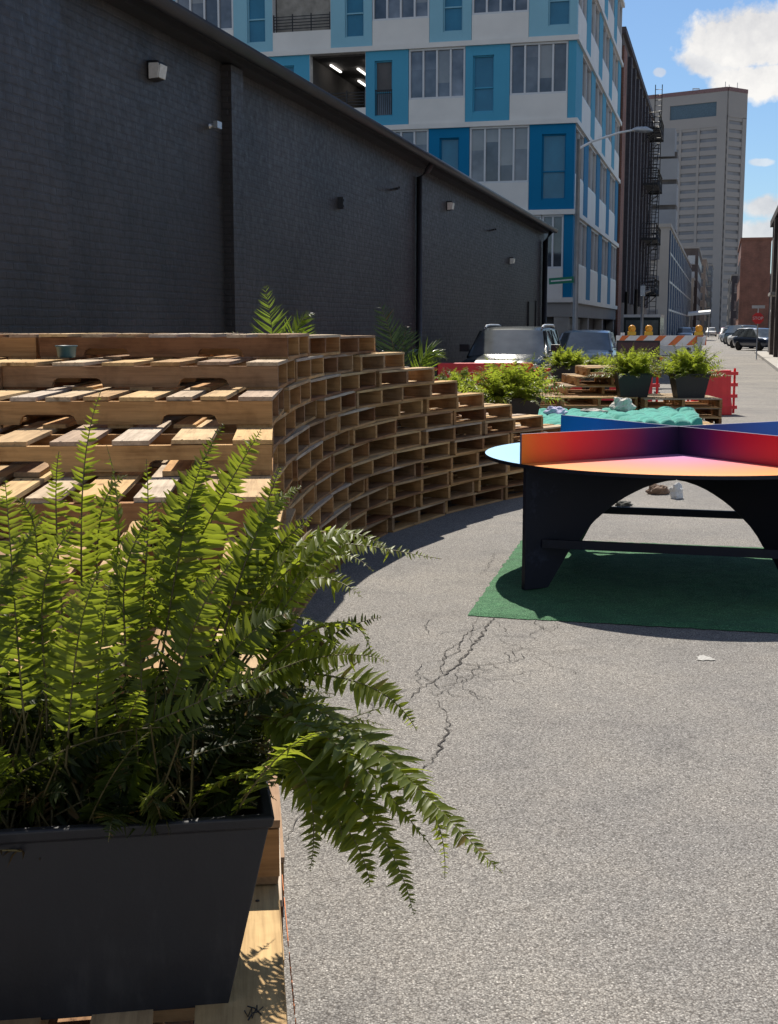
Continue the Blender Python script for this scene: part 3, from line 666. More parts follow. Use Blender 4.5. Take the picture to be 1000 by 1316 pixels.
def scuff(name, c):
    m, t, b = newmat(name); o = t.obj(); n = t.noise(o, 3., 6, .65); n2 = t.noise(o, 38., 3, .6)
    f = t.math('ADD', t.math('MULTIPLY', n, .7), t.math('MULTIPLY', n2, .3))
    t.link(t.ramp(f, [(.3, c), (.56, tuple(x*1.3 for x in c)), (.66, tuple(x*2.4+.008 for x in c))]), b.inputs['Base Color'])
    t.link(t.ramp(n, [(.3, (.4, .4, .4)), (.7, (.65, .65, .65))]), b.inputs['Roughness']); b.inputs['Specular IOR Level'].default_value = .3
    t.bump(n2, .08, .003, b); return m
NAVY = scuff('table_navy_paint', (.006, .0075, .016))
def grad(name, stops, xmax=TR, coord='x', rough=.35):
    m, t, b = newmat(name); o = t.obj(); sep = t.new('ShaderNodeSeparateXYZ'); t.link(o, sep.inputs[0])
    if coord == 'x': f = t.math('DIVIDE', sep.outputs[0], xmax)
    else:
        ln = t.new('ShaderNodeVectorMath', operation='LENGTH'); t.link(o, ln.inputs[0]); f = t.math('DIVIDE', ln.outputs['Value'], xmax)
    t.link(t.ramp(f, stops), b.inputs['Base Color']); b.inputs['Roughness'].default_value = rough
    t.bump(t.noise(o, 30, 3), .04, .003, b); return m
WARM = grad('print_warm', [(.02, (.018, .014, .05)), (.2, (.055, .013, .085)), (.42, (.28, .008, .05)), (.68, (.6, .012, .022)), (.9, (.72, .11, .008)), (1, (.75, .2, .008))])
WARM2 = grad('print_red', [(.02, (.018, .014, .05)), (.22, (.075, .012, .085)), (.5, (.38, .01, .045)), (.95, (.62, .018, .025))])
COOL = grad('print_cool', [(.05, (.01, .02, .08)), (.3, (.008, .05, .19)), (.65, (.004, .11, .32)), (1, (.004, .14, .36))])
QW = grad('print_peach', [(.05, (.42, .2, .48)), (.3, (.66, .19, .32)), (.6, (.80, .21, .15)), (.85, (.84, .25, .06)), (1, (.85, .29, .045))], coord='r', rough=.4)
QB = grad('print_sky', [(.1, (.12, .25, .6)), (.6, (.2, .45, .75)), (1, (.28, .55, .8))], coord='r', rough=.4)
QV = grad('print_violet', [(.1, (.1, .08, .4)), (1, (.3, .2, .6))], coord='r', rough=.4)
ZT = .745
# four printed quarters; arm directions (local): 0 = front left, 90 = front right, 180 = back right, 270 = back left
for k, mt in enumerate((QW, QV, QV, QB)):
    m = MB(); n = 24; vs = [(0, 0, .003), (0, 0, -.018)]
    ang = [math.pi/2*(k+i/n) for i in range(n+1)]
    for a in ang: vs += [(TR*math.cos(a), TR*math.sin(a), .003), (TR*math.cos(a), TR*math.sin(a), -.018)]
    fs = []; mi = []
    m.add(vs, [(0, 2+2*i, 4+2*i) for i in range(n)], mi=0)
    m.add(vs, [(1, 5+2*i, 3+2*i) for i in range(n)]+[(2+2*i, 3+2*i, 5+2*i, 4+2*i) for i in range(n)], mi=1)
    m.build('tabletop_quarter', [mt, NAVY], table, (0, 0, ZT))
for k, (ma, mb_) in enumerate(((COOL, WARM), (WARM2, COOL), (COOL, COOL), (COOL, COOL))):
    m = MB(); h = .172; x0, x1, t = (0. if k % 2 == 0 else .0092), TR-.004, .009
    vs = [(x, y, z) for x in (x0, x1) for y in (-t, t) for z in (0, h)]
    m.add(vs, [(0, 4, 5, 1)], mi=0); m.add(vs, [(2, 3, 7, 6)], mi=1); m.add(vs, [(0, 1, 3, 2), (4, 6, 7, 5), (0, 2, 6, 4), (1, 5, 7, 3)], mi=2)
    o = m.build('divider', [ma, mb_, MULLION if False else surf('divider_edge', (.18, .16, .22), .4)] if k == 0 else [ma, mb_, MATS['divider_edge']], table, (0, 0, ZT+.004)); o.rotation_euler = (0, 0, math.pi/2*k)
for k in range(4):                  # arched leg panel under each arm
    m = MB(); x1 = TR-.035; zt = ZT-.02
    arch = [(.016, .585), (.1, .583), (.2, .57), (.28, .552), (.35, .53), (.42, .505), (.49, .474), (.57, .43), (.653, .377), (.71, .328), (.755, .277), (.80, .238), (.845, .205), (.995, 0.)]
    poly = [(x1, 0.), (x1, zt), (.016, zt)]+arch
    m.prism([(p[0], p[1]) for p in poly], 1, -.018, .018) if False else m.prism([(p[1], p[0]) for p in poly], 1, -.018, .018)
    o = m.build('leg', NAVY, table); o.rotation_euler = (0, 0, math.pi/2*k); bevel(o, .003, 1)
for k in range(4):
    a0, a1 = math.pi/2*k, math.pi/2*(k+1); rr = TR-.14
    p, q = Vector((rr*math.cos(a0), rr*math.sin(a0), .27)), Vector((rr*math.cos(a1), rr*math.sin(a1), .27))
    d = (q-p).normalized(); p += d*.025; q -= d*.025
    m = MB(); m.box((p+q)/2, ((q-p).length, .03, .05), Matrix.Rotation(math.atan2(d.y, d.x), 3, 'Z')); m.build('stretcher', NAVY, table)

# ------------------------------------------------------------------ cushions, cloths, litter
def cushion(c0, c1, c2, c3, z, label, nu, nv, seed):
    c = [Vector((*p, 0)) for p in (c0, c1, c2, c3)]; m = MB(); r = random.Random(seed)
    su, sv = nu*7, nv*7; vs = []; idx = {}
    for j in range(sv+1):
        for i in range(su+1):
            u, v = i/su, j/sv
            p = c[0]*(1-u)*(1-v)+c[1]*u*(1-v)+c[2]*u*v+c[3]*(1-u)*v
            tu = abs(math.sin(math.pi*u*nu)); tv = abs(math.sin(math.pi*v*nv))
            e = min(u*su, v*sv, (1-u)*su, (1-v)*sv)
            hgt = .11+.042*(tu*tv)**.5+.02*noise.noise(Vector((p.x*5, p.y*5, seed)))
            w = noise.noise(Vector((p.x*3.2, p.y*3.2, seed+3)))*.06; hgt += .03*noise.noise(Vector((p.x*2.1, p.y*2.1, seed+9)))
            if e == 0: hgt = .0
            elif e == 1: hgt = hgt*.62
            out = .035*tu if j == 0 else 0
            vs.append((p.x+w, p.y+w-out, z+hgt))
    m.add(vs, [(j*(su+1)+i, j*(su+1)+i+1, (j+1)*(su+1)+i+1, (j+1)*(su+1)+i) for j in range(sv) for i in range(su)], smooth=True)
    n = len(m.v); b = [(c[k].x, c[k].y, z+.001) for k in range(4)]; m.add(b, [(3, 2, 1, 0)])
    return tag(m.build('cushion', CUSH), label, 'cushion', 'tufted cushions on the pallet platform')
ZC = LH*3
cushion((1.45, 13.30), (2.62, 13.95), (2.62, 16.3), (1.30, 15.9), ZC, 'large tufted teal cushion, left of the two on the pallet platform', 7, 12, 1)
cushion((2.66, 13.97), (3.60, 14.62), (3.98, 16.62), (2.66, 16.3), ZC, 'tufted teal cushion at the right end of the pallet platform', 5, 10, 2)
def crumple(name, label, cat, loc, size, mat, seed, flat=1.):
    m = MB(); nu, nv = 26, 14; vs = []
    for j in range(nv+1):
        th = math.pi*j/nv
        for i in range(nu):
            ph = 2*math.pi*i/nu; d = Vector((math.sin(th)*math.cos(ph), math.sin(th)*math.sin(ph), -math.cos(th)))
            k = 1+.45*noise.noise(d*1.7+Vector((seed, 0, 0)))+.3*abs(noise.noise(d*4.5+Vector((0, seed, 0))))
            z = d.z*k*size[2]
            vs.append((d.x*k*size[0], d.y*k*size[1], max(0, z+size[2]*.6)))
    m.add(vs, [(j*nu+i, j*nu+(i+1) % nu, (j+1)*nu+(i+1) % nu, (j+1)*nu+i) for j in range(nv) for i in range(nu)])
    return tag(m.build(name, mat, None, loc), label, cat)
crumple('folded_cloth', 'pale crumpled cloth lying on the back of the teal cushions', 'cloth', (2.94, 16.1, ZC+.12), (.13, .10, .11), CLOTH, 2)
crumple('folded_cloth', 'lilac crumpled cloth on the teal cushion beside the wide fern', 'cloth', (2.02, 15.5, ZC+.12), (.12, .09, .06), LILAC, 5)
crumple('paper_bag', 'flattened grey towel left on the teal cushion', 'towel', (2.52, 15.9, ZC+.12), (.16, .08, .03), surf('grey_towel', (.4, .37, .33), .9), 8).name = 'towel'
crumple('paper_scrap', 'white crumpled paper on the asphalt behind the round table', 'litter', (2.62, 11.55, 0), (.06, .05, .08), PAPER, 3)
crumple('paper_bag', 'brown crumpled paper bag on the asphalt behind the round table', 'litter', (2.52, 11.85, 0), (.10, .06, .055), KRAFT, 9)
crumple('rag', 'small dark rag on the asphalt under the round table', 'litter', (2.05, 11.05, 0), (.07, .05, .025), surf('dark_rag', (.06, .06, .05), .9), 6)
# cup on the top step
m = MB(); m.lathe([(.036, 0), (.042, .008), (.047, .05), (.053, .052), (.053, .058), (.046, .058), (.042, .05)], 24, smooth=True)
cl = at(SN[11]+.28)
tag(m.build('cup', TEAL, None, (-1.535, 6.12, .1282*10+.1225)), 'small dark blue tub standing on the step below the top pallets', 'tub')

# ------------------------------------------------------------------ buildings (street frame: x = lateral, y = along)
def building(name, label, l, a, cat='building', group=None): return thing(name, label, cat, ST(l, a), -A, group)
# --- black painted brick building on the left
bl = building('brick_building', 'long single storey brick building painted black along the left side', -6, 4)
L_ = 40.6
mb = MB(); mb.bb(-20, 0, 0, L_, 0, 4.72); mb.build('wall', DARKBRICK, bl)
mb = MB(); mb.bb(-1.2, .32, 1.5, 6.55, 0, 4.72); mb.build('projecting_bay', DARKBRICK, bl)
mb = MB(); mb.bb(.0, .13, 11.1, 11.5, 0, 4.70); mb.build('pilaster', DARKBRICK, bl)
mb = MB(); mb.bb(-20.1, .2, -.1, L_+.1, 4.722, 4.86); mb.bb(-20.15, .26, -.15, L_+.14, 4.862, 4.90); mb.build('roof_edge', TRIM, bl)
mb = MB(); mb.bb(-1.3, .46, 1.4, 6.68, 4.55, 4.80); mb.build('bay_cap', TRIM, bl)
# half-round gutter
m = MB(); n = 10; prof = [(.265+.085+.085*math.cos(math.pi+math.pi*k/n), 4.86+.115*math.sin(math.pi+math.pi*k/n)) for k in range(n+1)]
vs = [(x, y, z) for y in (6.8, L_+.35) for (x, z) in prof]; m.add(vs, [(k, k+1, n+2+k, n+1+k) for k in range(n)], smooth=True)
o = m.build('gutter', TRIM, bl); sm = o.modifiers.new('s', 'SOLIDIFY'); sm.thickness = .008
m = MB(); m.tube([(.30, 21.5, 4.75), (.22, 21.48, 4.62), (.07, 21.44, 4.5), (.07, 21.44, 0)], .06, 10); m.build('downpipe', TRIM, bl)
m = MB(); m.tube([(.30, L_-.5, 4.75), (.12, L_-.5, 4.4), (.12, L_-.5, 0)], .09, 10); m.build('downpipe', TRIM, bl)
LENS = surf('lamp_lens', (.62, .6, .56), .25, var=.15, scale=15)
for (a, z) in ((9.1, 4.25), (24.5, 4.21), (33.3, 3.44)):
    m = MB(); m.prism([(0, -.14), (.10, -.16), (.20, -.09), (.17, .15), (0, .15)], 1, a-.15, a+.15) if False else None
    m = MB(); m.prism([(-.10, 0), (-.08, .11), (.07, .14), (.10, .115), (.105, 0)], 1, a-.10, a+.10)
    o = m.build('wall_lamp', TRIM, bl, (0, 0, z)); bevel(o, .015)
    m = MB(); m.prism([(-.09, .02), (-.083, .118), (.04, .143), (.07, .128), (.07, .02)], 1, a-.112, a-.102); m.build('lens', LENS, o)
    m = MB(); m.prism([(-.075, .113), (-.073, .122), (.06, .148), (.06, .14)], 1, a-.085, a+.085); m.build('lens', LENS, o)
m = MB(); m.bb(.0, .09, 16.0, 16.14, 3.42, 3.6); m.bb(.09, .10, 16.02, 16.12, 3.44, 3.48); m.bb(.09, .10, 16.02, 16.12, 3.53, 3.57); m.build('vent_box', TRIM, bl)
m = MB(); m.tube([(0, 10.7, 3.92), (.12, 10.7, 3.92)], .03, 8); m.bb(.10, .15, 10.58, 10.72, 3.88, 3.96); m.build('camera_bracket', SILVER, bl)
for a in (19.4, 29.8):
    m = MB(); m.tube([(0, a, 4.05), (.14, a+.05, 4.08), (.22, a-.25, 4.06)], .025, 6); m.build('hook', TRIM, bl)
m = MB(); m.bb(.001, .05, 37.0, 38.4, 0, 2.35); m.bb(.05, .09, 38.4, 38.5, 0, 2.4); m.build('door', BLACKMETAL, bl)

# --- white and blue building
bb = building('apartment_building', 'modern white and blue panelled building with a checkered facade beyond the black wall', -5.85, 52)
Lf, Ls, HT = 24., 22.5, 22.2
FL = [2.62, 6.07, 9.57, 12.70, 15.85, 19.0, HT]
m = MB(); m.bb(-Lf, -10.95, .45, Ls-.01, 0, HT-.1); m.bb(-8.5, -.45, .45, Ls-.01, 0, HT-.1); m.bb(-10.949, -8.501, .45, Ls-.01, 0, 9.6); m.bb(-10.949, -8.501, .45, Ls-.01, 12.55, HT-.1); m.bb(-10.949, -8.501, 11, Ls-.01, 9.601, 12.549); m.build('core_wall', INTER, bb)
mt, t_, b_ = newmat('fluorescent_tube'); b_.inputs['Emission Color'].default_value = (1, .96, .9, 1); b_.inputs['Emission Strength'].default_value = 1.6
m = MB(); m.bb(-12.45, -10.05, .40, .448, 13.4, 15.7); m.build('balcony_back_wall', surf('warm_render', (.30, .27, .23), .8), bb)
for x, y in ((-10.5, 1.6), (-10.3, 5.2), (-9.6, 2.6), (-9.3, 6.2), (-8.8, 1.3), (-8.75, 4.4)):
    m = MB(); m.bb(x-.04, x+.04, y, y+1.5, 12.44, 12.50); m.build('strip_lamp', mt, bb)
m = MB(); m.bb(-Lf, .15, -.15, Ls, HT, HT+.4); m.build('roof', WHITEPANEL, bb)
def tf(side):
    if side == 'f': return lambda p0, p1, q0, q1, z0, z1: (p0, p1, -q1, -q0, z0, z1)
    return lambda p0, p1, q0, q1, z0, z1: (q0, q1, p0, p1, z0, z1)
def bay(T, p0, p1, z0, z1, frac, n):
    zs = z0+(z1-z0)*frac
    m = MB(); m.bb(*T(p0+.012, p1-.012, -.4, -.01, z0+.1, zs)); m.build('spandrel', WHITEPANEL, bb)
    m = MB(); w = .07; zt = z1-.1
    for k in range(n+1):
        x = p0+.05+(p1-p0-.1)*k/n; m.bb(*T(x-w/2, x+w/2, -.17, -.03, zs+.08, zt-.08))
    m.bb(*T(p0+.015, p1-.015, -.19, -.02, zs+.003, zs+.078)); m.bb(*T(p0+.015, p1-.015, -.19, -.02, zt-.078, zt))
    fr = m.build('window', MULLION, bb)
    g = MB()
    zl = zs+.08; zh = zt-.08
    for k in range(n):
        a, b = p0+.05+(p1-p0-.1)*k/n, p0+.05+(p1-p0-.1)*(k+1)/n; zm = zh-(zh-zl)*rnd.choice([0, 0, .25, .4, .7])
        g.bb(*T(a+.002, b-.002, -.15, -.12, zl, zm), mi=rnd.choice([0, 0, 1, 1, 3]))
        if zm < zh-.01: g.bb(*T(a+.002, b-.002, -.15, -.12, zm+.001, zh), mi=rnd.choice([2, 3]))
    g.build('glass', PANES, fr)
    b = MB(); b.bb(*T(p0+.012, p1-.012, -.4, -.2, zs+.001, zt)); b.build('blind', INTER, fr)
def blue(T, p0, p1, z0, z1, mat, o=None, kind='shade'):
    m = MB(); z0 += .1
    zt = z1-.1
    if o is None: m.bb(*T(p0, p1, -.4, 0, z0, zt)); m.build('blue_panel', mat, bb); return
    a, b, c, d = o; m.bb(*T(p0, a, -.4, 0, z0, zt)); m.bb(*T(b, p1, -.4, 0, z0, zt)); m.bb(*T(a+.001, b-.001, -.4, -.002, z0, c)); m.bb(*T(a+.001, b-.001, -.4, -.002, d, zt))
    m.bb(*T(a+.002, b-.002, -.4, -.26, c+.001, d-.001))
    pn = m.build('blue_panel', mat, bb)
    f = MB(); w = .05
    for (x0, x1, y0, y1) in ((a+.003, a+w, c+.003, d-.003), (b-w, b-.003, c+.003, d-.003), (a+w+.001, b-w-.001, c+.003, c+w), (a+w+.001, b-w-.001, d-w, d-.003), (a+w+.001, b-w-.001, c+(d-c)*.42, c+(d-c)*.42+.05)): f.bb(*T(x0, x1, -.24, -.1, y0, y1))
    f.build('window_frame', mat, pn)
    g = MB(); g.bb(*T(a+w, b-w, -.2, -.17, c+w, c+(d-c)*.42)); g.build('lower_pane', BLUEG if kind == 'shade' else GLASS, pn)
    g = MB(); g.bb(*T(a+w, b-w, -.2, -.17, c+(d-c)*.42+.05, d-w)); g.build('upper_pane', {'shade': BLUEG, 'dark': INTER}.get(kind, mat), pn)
    if kind == 'dark':
        g = MB()
        for k in range(9): x = a+(b-a)*(k+.5)/9; g.bb(*T(x-.01, x+.01, -.06, -.04, c+.05, c+1.0))
        g.bb(*T(a+.005, b-.005, -.065, -.035, c+1.0, c+1.04)); g.build('railing', BLACKMETAL, pn)
def balcony(T, p0, p1, z0, z1, lamps):
    zs = z0+.85
    m = MB(); m.bb(*T(p0+.012, p1-.012, -.4, -.01, z0+.1, zs)); m.build('spandrel', WHITEPANEL, bb)
    m = MB(); m.bb(*T(p0-.03, p0+.01, -.4, -.003, z0+.1, z1-.1)); m.build('balcony_post', MULLION, bb)
    m = MB(); m.bb(*T(p1-.01, p1+.03, -.4, -.003, z0+.1, z1-.1)); m.build('balcony_post', MULLION, bb)
    m = MB()
    for k in range(5): m.bb(*T(p0+.02, p1-.02, -.1, -.07, zs+.12+k*.12, zs+.15+k*.12))
    for k in range(4): x = p0+.05+(p1-p0-.1)*k/3; m.bb(*T(x-.02, x+.02, -.069, -.03, zs, zs+.7))
    m.build('railing', BLACKMETAL, bb)
f = tf('f')
X = lambda l: l+5.85
CORE_CUT = []
lay_f = {
 0: [('u', -.36, 0, None), ('w', -1.25, -.36, 2), ('w', -2.6, -1.25, 3), ('u', -4.3, -2.6, (.5, 1.25)), ('w', -6.7, -4.3, 4), ('u', -8.5, -6.7, (.5, 1.3)), ('w', -10.9, -8.5, 4), ('u', -12.7, -10.9, (.5, 1.3)), ('w', -15.1, -12.7, 4), ('u', -16.9, -15.1, (.5, 1.3)), ('w', -19.3, -16.9, 4), ('u', -21.6, -19.3, (.5, 1.3)), ('w', -24, -21.6, 4)],
 1: [('u', -1.79, 0, (.5, 1.45)), ('w', -4.22, -1.79, 4), ('u', -5.89, -4.22, (.45, 1.25)), ('w', -8.21, -5.89, 4), ('u', -10.0, -8.21, (.5, 1.3)), ('w', -12.4, -10.0, 4), ('u', -14.2, -12.4, (.5, 1.3)), ('w', -16.6, -14.2, 4), ('u', -18.4, -16.6, (.5, 1.3)), ('w', -20.8, -18.4, 4), ('u', -24, -20.8, (.5, 1.3))],
 2: [('u', -.31, 0, None), ('w', -2.62, -.31, 4), ('u', -4.40, -2.62, (.3, 1.15)), ('w', -6.74, -4.40, 4), ('d', -8.53, -6.74, (.38, 1.12)), ('b', -10.92, -8.53, 1), ('u', -12.89, -10.92, (.45, 1.3)), ('w', -15.2, -12.89, 4), ('u', -17.1, -15.2, (.45, 1.3)), ('w', -19.5, -17.1, 4), ('u', -21.6, -19.5, (.5, 1.3)), ('w', -24, -21.6, 4)],
 3: [('u', -1.88, 0, (.75, 1.6)), ('w', -4.17, -1.88, 4), ('u', -5.88, -4.17, (.55, 1.35)), ('w', -8.26, -5.88, 4), ('u', -10.0, -8.26, (.6, 1.4)), ('b', -12.51, -10.0, 0), ('u', -14.22, -12.51, (.6, 1.4)), ('w', -16.83, -14.22, 4), ('u', -18.6, -16.83, (.5, 1.3)), ('w', -21, -18.6, 4), ('u', -24, -21, (.5, 1.3))]}
lay_f[4] = [(k if k != 'd' and k != 'b' else 'u', a, b, (c if isinstance(c, tuple) or c is None or k == 'w' else None)) for k, a, b, c in lay_f[2]]
lay_f[5] = [(k if k != 'b' else 'u', a, b, (c if k != 'b' else None)) for k, a, b, c in lay_f[3]]
for fl, items in lay_f.items():
    z0, z1 = FL[fl], FL[fl+1]; mat = BLUES[0] if fl < 2 else BLUES[1] if fl == 2 else BLUES[2]
    for k, a, b, c in items:
        if k == 'w': bay(f, a, b, z0, z1, .34 if fl else .36, c)
        elif k == 'b': balcony(f, a, b, z0, z1, c)
        elif c is None: blue(f, a, b, z0, z1, mat)
        else: blue(f, a, b, z0, z1, mat, (a+c[0], min(b-.15, a+c[1]), z0+.5 if fl != 2 else z0+.48, z1-.48), 'dark' if k == 'd' else 'shade')
s = tf('s')
for fl in range(6):
    z0, z1 = FL[fl], FL[fl+1]; mat = BLUES[0] if fl < 2 else BLUES[1]
    sh = [0, -2.2, .5, -2.4, .3, -2.][fl]; p = .0
    x = 1.1+sh
    segs = []
    if sh < -1: x = .0; first = 'w'
    else: first = 'u'
    cuts = [0]; kinds = []
    q = 0.; kind = first
    while q < Ls-.6:
        w = (1.9 if q == 0 else 1.75) if kind == 'u' else 3.75
        if q == 0 and kind == 'u': w = 1.9+(sh if sh > 0 else 0)
        e = min(Ls-.3, q+w); kinds.append((kind, q, e)); q = e; kind = 'w' if kind == 'u' else 'u'
    for kind, a, b in kinds:
        if b-a < .5: continue
        if a == 0: a = .002
        if kind == 'w': bay(s, a+.4 if a < .1 else a, b, z0, z1, .42, 2)
        else: blue(s, a+.402 if a < .1 else a, b, z0, z1, mat)
for z in FL:
    m = MB(); m.bb(-Lf, .10, -.10, -.001, z-.098, z+.098); m.bb(.001, .10, 0, Ls-.2, z-.098, z+.098); m.bb(-Lf, 0, 0, .40, z-.097, z+.097); m.bb(-.40, 0, .401, Ls-.2, z-.097, z+.097); m.build('floor_band', WHITEPANEL, bb)
m = MB(); m.bb(-Lf, 0, .0, .4, 1.95, 2.52); m.bb(-.4, 0, .401, Ls-.2, 1.95, 2.52); m.build('base_beam', CONCL, bb)
for x in (-.4, -2.9, -5.4, -8.4, -12, -16): m = MB(); m.bb(x-.3, x+.3, .03, .42, 0, 1.948); m.build('column', CONC, bb)
for y in (7.2, 14.5, 21.5): m = MB(); m.bb(-.42, -.03, y-.3, y+.3, 0, 1.948); m.build('column', CONC, bb)
m = MB(); m.bb(-2.55, -.75, .30, .44, 0, 1.94)
for k in range(8): m.bb(-.44, -.30, .55+.01, 6.85, k*.24, k*.24+.225)
m.build('garage_door', GARAGE, bb)
m = MB(); m.bb(-1.15, -1.05, .24, .29, 0, 1.9); m.bb(-2.3, -2.2, .24, .29, 0, 1.9); m.build('door_post', BLACKMETAL, bb)
# open deck behind the two balconies: real recess seen past the railing
# --- dark brick building with fire escape
db = building('brick_building', 'tall dark brown brick building with an iron fire escape on the left of the street', -5.85, 74.6)
m = MB(); m.bb(-12, 0, 0, 31, 0, 17.6); m.build('wall', BROWNBRICK, db)
m = MB(); m.bb(-12.2, .18, -.15, 31.15, 17.6, 17.95); m.build('cornice', DARK2, db)
m = MB(); m.bb(0.001, .10, .05, 2.3, 0, 17.0); m.build('brick_edge', REDBRICK, db)
for k in range(8):
    y = 4.2+k*3.5; m = MB(); m.bb(.001, .22, y, y+.8, 3.0, 17.2); m.build('pilaster', DARK2, db)
for k in range(8):
    for z in (3.6, 7.1, 10.6, 14.0):
        y = 5.3+k*3.5
        m = MB(); m.bb(.001, .05, y, y+2.0, z, z+.12); fr = m.build('sill', CONC, db)
        m = MB(); m.bb(.001, .03, y+.1, y+1.9, z+.13, z+2.3); m.build('window', GLASS, db)
fe = MB()
FZ = (3.9, 7.6, 11.3, 15.0)
for z in FZ:
    for k in range(9): fe.bb(.25, 1.25, 17.0+k*.75, 17.0+k*.75+.35, z, z+.06)
    fe.bb(.3, 1.3, 16.95, 17.0, z-.12, z+.02); fe.bb(.3, 1.3, 23.3, 23.35, z-.12, z+.02)
    for zz in (.35, .7, 1.0): fe.tube([(1.27, 17, z+zz), (1.27, 23.3, z+zz)], .03, 5); fe.tube([(.25, 17, z+zz), (1.27, 17, z+zz)], .03, 5); fe.tube([(.25, 23.3, z+zz), (1.27, 23.3, z+zz)], .03, 5)
    for k in range(14): fe.tube([(1.27, 17+k*.485, z), (1.27, 17+k*.485, z+1.0)], .022, 4)
    for y in (17.2, 23.1): fe.tube([(1.2, y, z), (.02, y, z-1.1)], .035, 5)
fe.build('fire_escape', BLACKMETAL, db)
fe = MB()
for a, b in ((3.9, 7.6), (7.6, 11.3), (11.3, 15.0)):
    for dx in (.55, 1.05): fe.tube([(dx, 17.6, a), (dx, 22.4, b)], .035, 5)
    for k in range(15): t = k/14; fe.bb(.5, 1.1, 17.6+4.8*t-.1, 17.6+4.8*t+.1, a+(b-a)*t-.015, a+(b-a)*t+.015)
for dx in (.95, 1.4): fe.tube([(dx, 16.9, .6), (dx, 16.9, 17.8)], .03, 5)
for k in range(48): fe.tube([(.95, 16.9, .8+k*.355), (1.4, 16.9, .8+k*.355)], .02, 4)
fe.build('stair_ladder', BLACKMETAL, db)
m = MB(); m.tube([(.35, 2.9, 0), (.35, 2.9, 3.6)], .1, 8); m.build('downpipe', BLACKMETAL, db)
m = MB(); m.tube([(.3, 12.5, 0), (.3, 12.5, 4)], .12, 8); m.build('downpipe', BLACKMETAL, db)

def block(name, label, l0, l1, a0, a1, h, mat, floors, cols_f, cols_s, gl=GLASS, group=None, side='r', frac=.55, parapet=CONCL):
    """a plain city building: front towards us, one street side, each opening its own window"""
    b = building(name, label, (l0+l1)/2, a0, group=group); w = (l1-l0)/2
    m = MB(); m.bb(-w, w, 0, a1-a0, 0, h); m.build('wall', mat, b)
    m = MB(); m.bb(-w-.15, w+.15, -.15, a1-a0+.15, h, h+.35); m.build('parapet', parapet, b)
    fh = h/(floors+.4)
    for k in range(floors):
        z = fh*(k+.45)
        for i in range(cols_f):
            x = -w+(i+.5)*2*w/cols_f; ww = 2*w/cols_f*frac/2
            m = MB(); m.bb(x-ww, x+ww, -.05, -.001, z, z+fh*.52); wd = m.build('window', gl, b)
            m = MB(); m.bb(x-ww-.05, x+ww+.05, -.12, -.001, z-.16, z-.01); m.build('sill', CONC, wd)
        for i in range(cols_s):
            y = (i+.5)*(a1-a0)/cols_s; ww = (a1-a0)/cols_s*frac/2; x = w if side == 'r' else -w; sgn = 1 if side == 'r' else -1
            m = MB(); xs = sorted((x+sgn*.001, x+sgn*.05)); m.bb(xs[0], xs[1], y-ww, y+ww, z, z+fh*.52); m.build('window', gl, b)
    return b
block('office_building', 'pale grey building with a blue glazed street side, beyond the fire escape', -18, -5.5, 137, 234, 11.7, CONCL, 3, 3, 0)
g = building('curtain_wall', 'x', -5.5, 137.5)
bpy.data.objects.remove(g)
pb = [o for o in bpy.data.objects if o.get('label', '').startswith('pale grey building with a blue')][0]
m = MB(); m.bb(6.252, 6.35, .3, 96.5, .5, 11.4); m.build('curtain_wall', BLUEGLASS, pb)
m = MB()
for k in range(14): m.bb(6.352, 6.43, 1+k*7.2, 1.25+k*7.2, .5, 11.4)
for z in (3.2, 6.1, 9.): m.bb(6.352, 6.40, .3, 96.5, z, z+.2)
m.build('mullion', GALV, pb)
DECKC = surf('deck_concrete', (.25, .26, .275), .85, var=.1, scale=.3)
gb = building('parking_garage', 'light grey stacked parking deck rising behind the pale grey building', -12, 168)
m = MB(); m.bb(-9, 5.9, 0, 5, 0, 23.2); m.build('wall', INTER, gb)
for k in range(7):
    m = MB(); m.bb(-9.1, 6., -.5, 5, 1.2+k*3.1, 3.72+k*3.1); m.build('deck_band', DECKC, gb)
m = MB(); m.bb(-9.2, 5.6, -.6, 5, 22.6, 26.0); m.build('stair_head', DECKC, gb)
block('brick_building', 'brown brick building with three pale windows, down the street below the tower', -11.5, -4.5, 242, 280, 15.6, BROWNBRICK, 5, 3, 5, GALV)
block('office_building', 'low grey building in front of the brown brick one far down the street', -12, -5.0, 236.5, 241, 9.8, CONCL, 3, 4, 1)
block('office_building', 'tan building far down the street on the left', -14, -3.8, 300, 345, 16.5, surf('tan_stucco', (.25, .19, .15), .85), 5, 4, 6)
block('office_building', 'narrow blue grey building far down the street under the tower', -9, -2.8, 352, 380, 17.5, surf('blue_grey_wall', (.12, .14, .17), .7), 6, 4, 4)
block('brick_building', 'red brick building standing alone on the right of the street', 2.5, 6.9, 205, 240, 14.6, REDBRICK, 2, 0, 3, side='l', parapet=REDBRICK)
block('brick_building', 'low dark building beside the red brick one on the right', 1.7, 9, 262, 300, 11.4, DARK2, 3, 3, 5, side='l')
block('office_building', 'pale far building closing the right side of the street', 1.4, 8, 330, 360, 13, CONCL, 4, 3, 4, side='l')
rb = block('brick_building', 'dark brick building cut off by the right edge of the photo', 2.62, 16, 34, 76.5, 7.1, DARK2, 2, 0, 0, side='l', parapet=DARK2)
for k in range(7):
    m = MB(); y = 2+k*5.5; m.bb(-6.86, -6.692, y, y+.7, 0, 7.0); m.build('pilaster', BROWNBRICK, rb)
    m = MB(); m.bb(-6.74, -6.692, y+1.4, y+4.6, 1.2, 2.9); m.build('window', GLASS, rb)
m = MB(); m.bb(-7.1, -6.692, 30.2, 33.6, 3.05, 3.2); m.build('canopy', CONCL, rb)
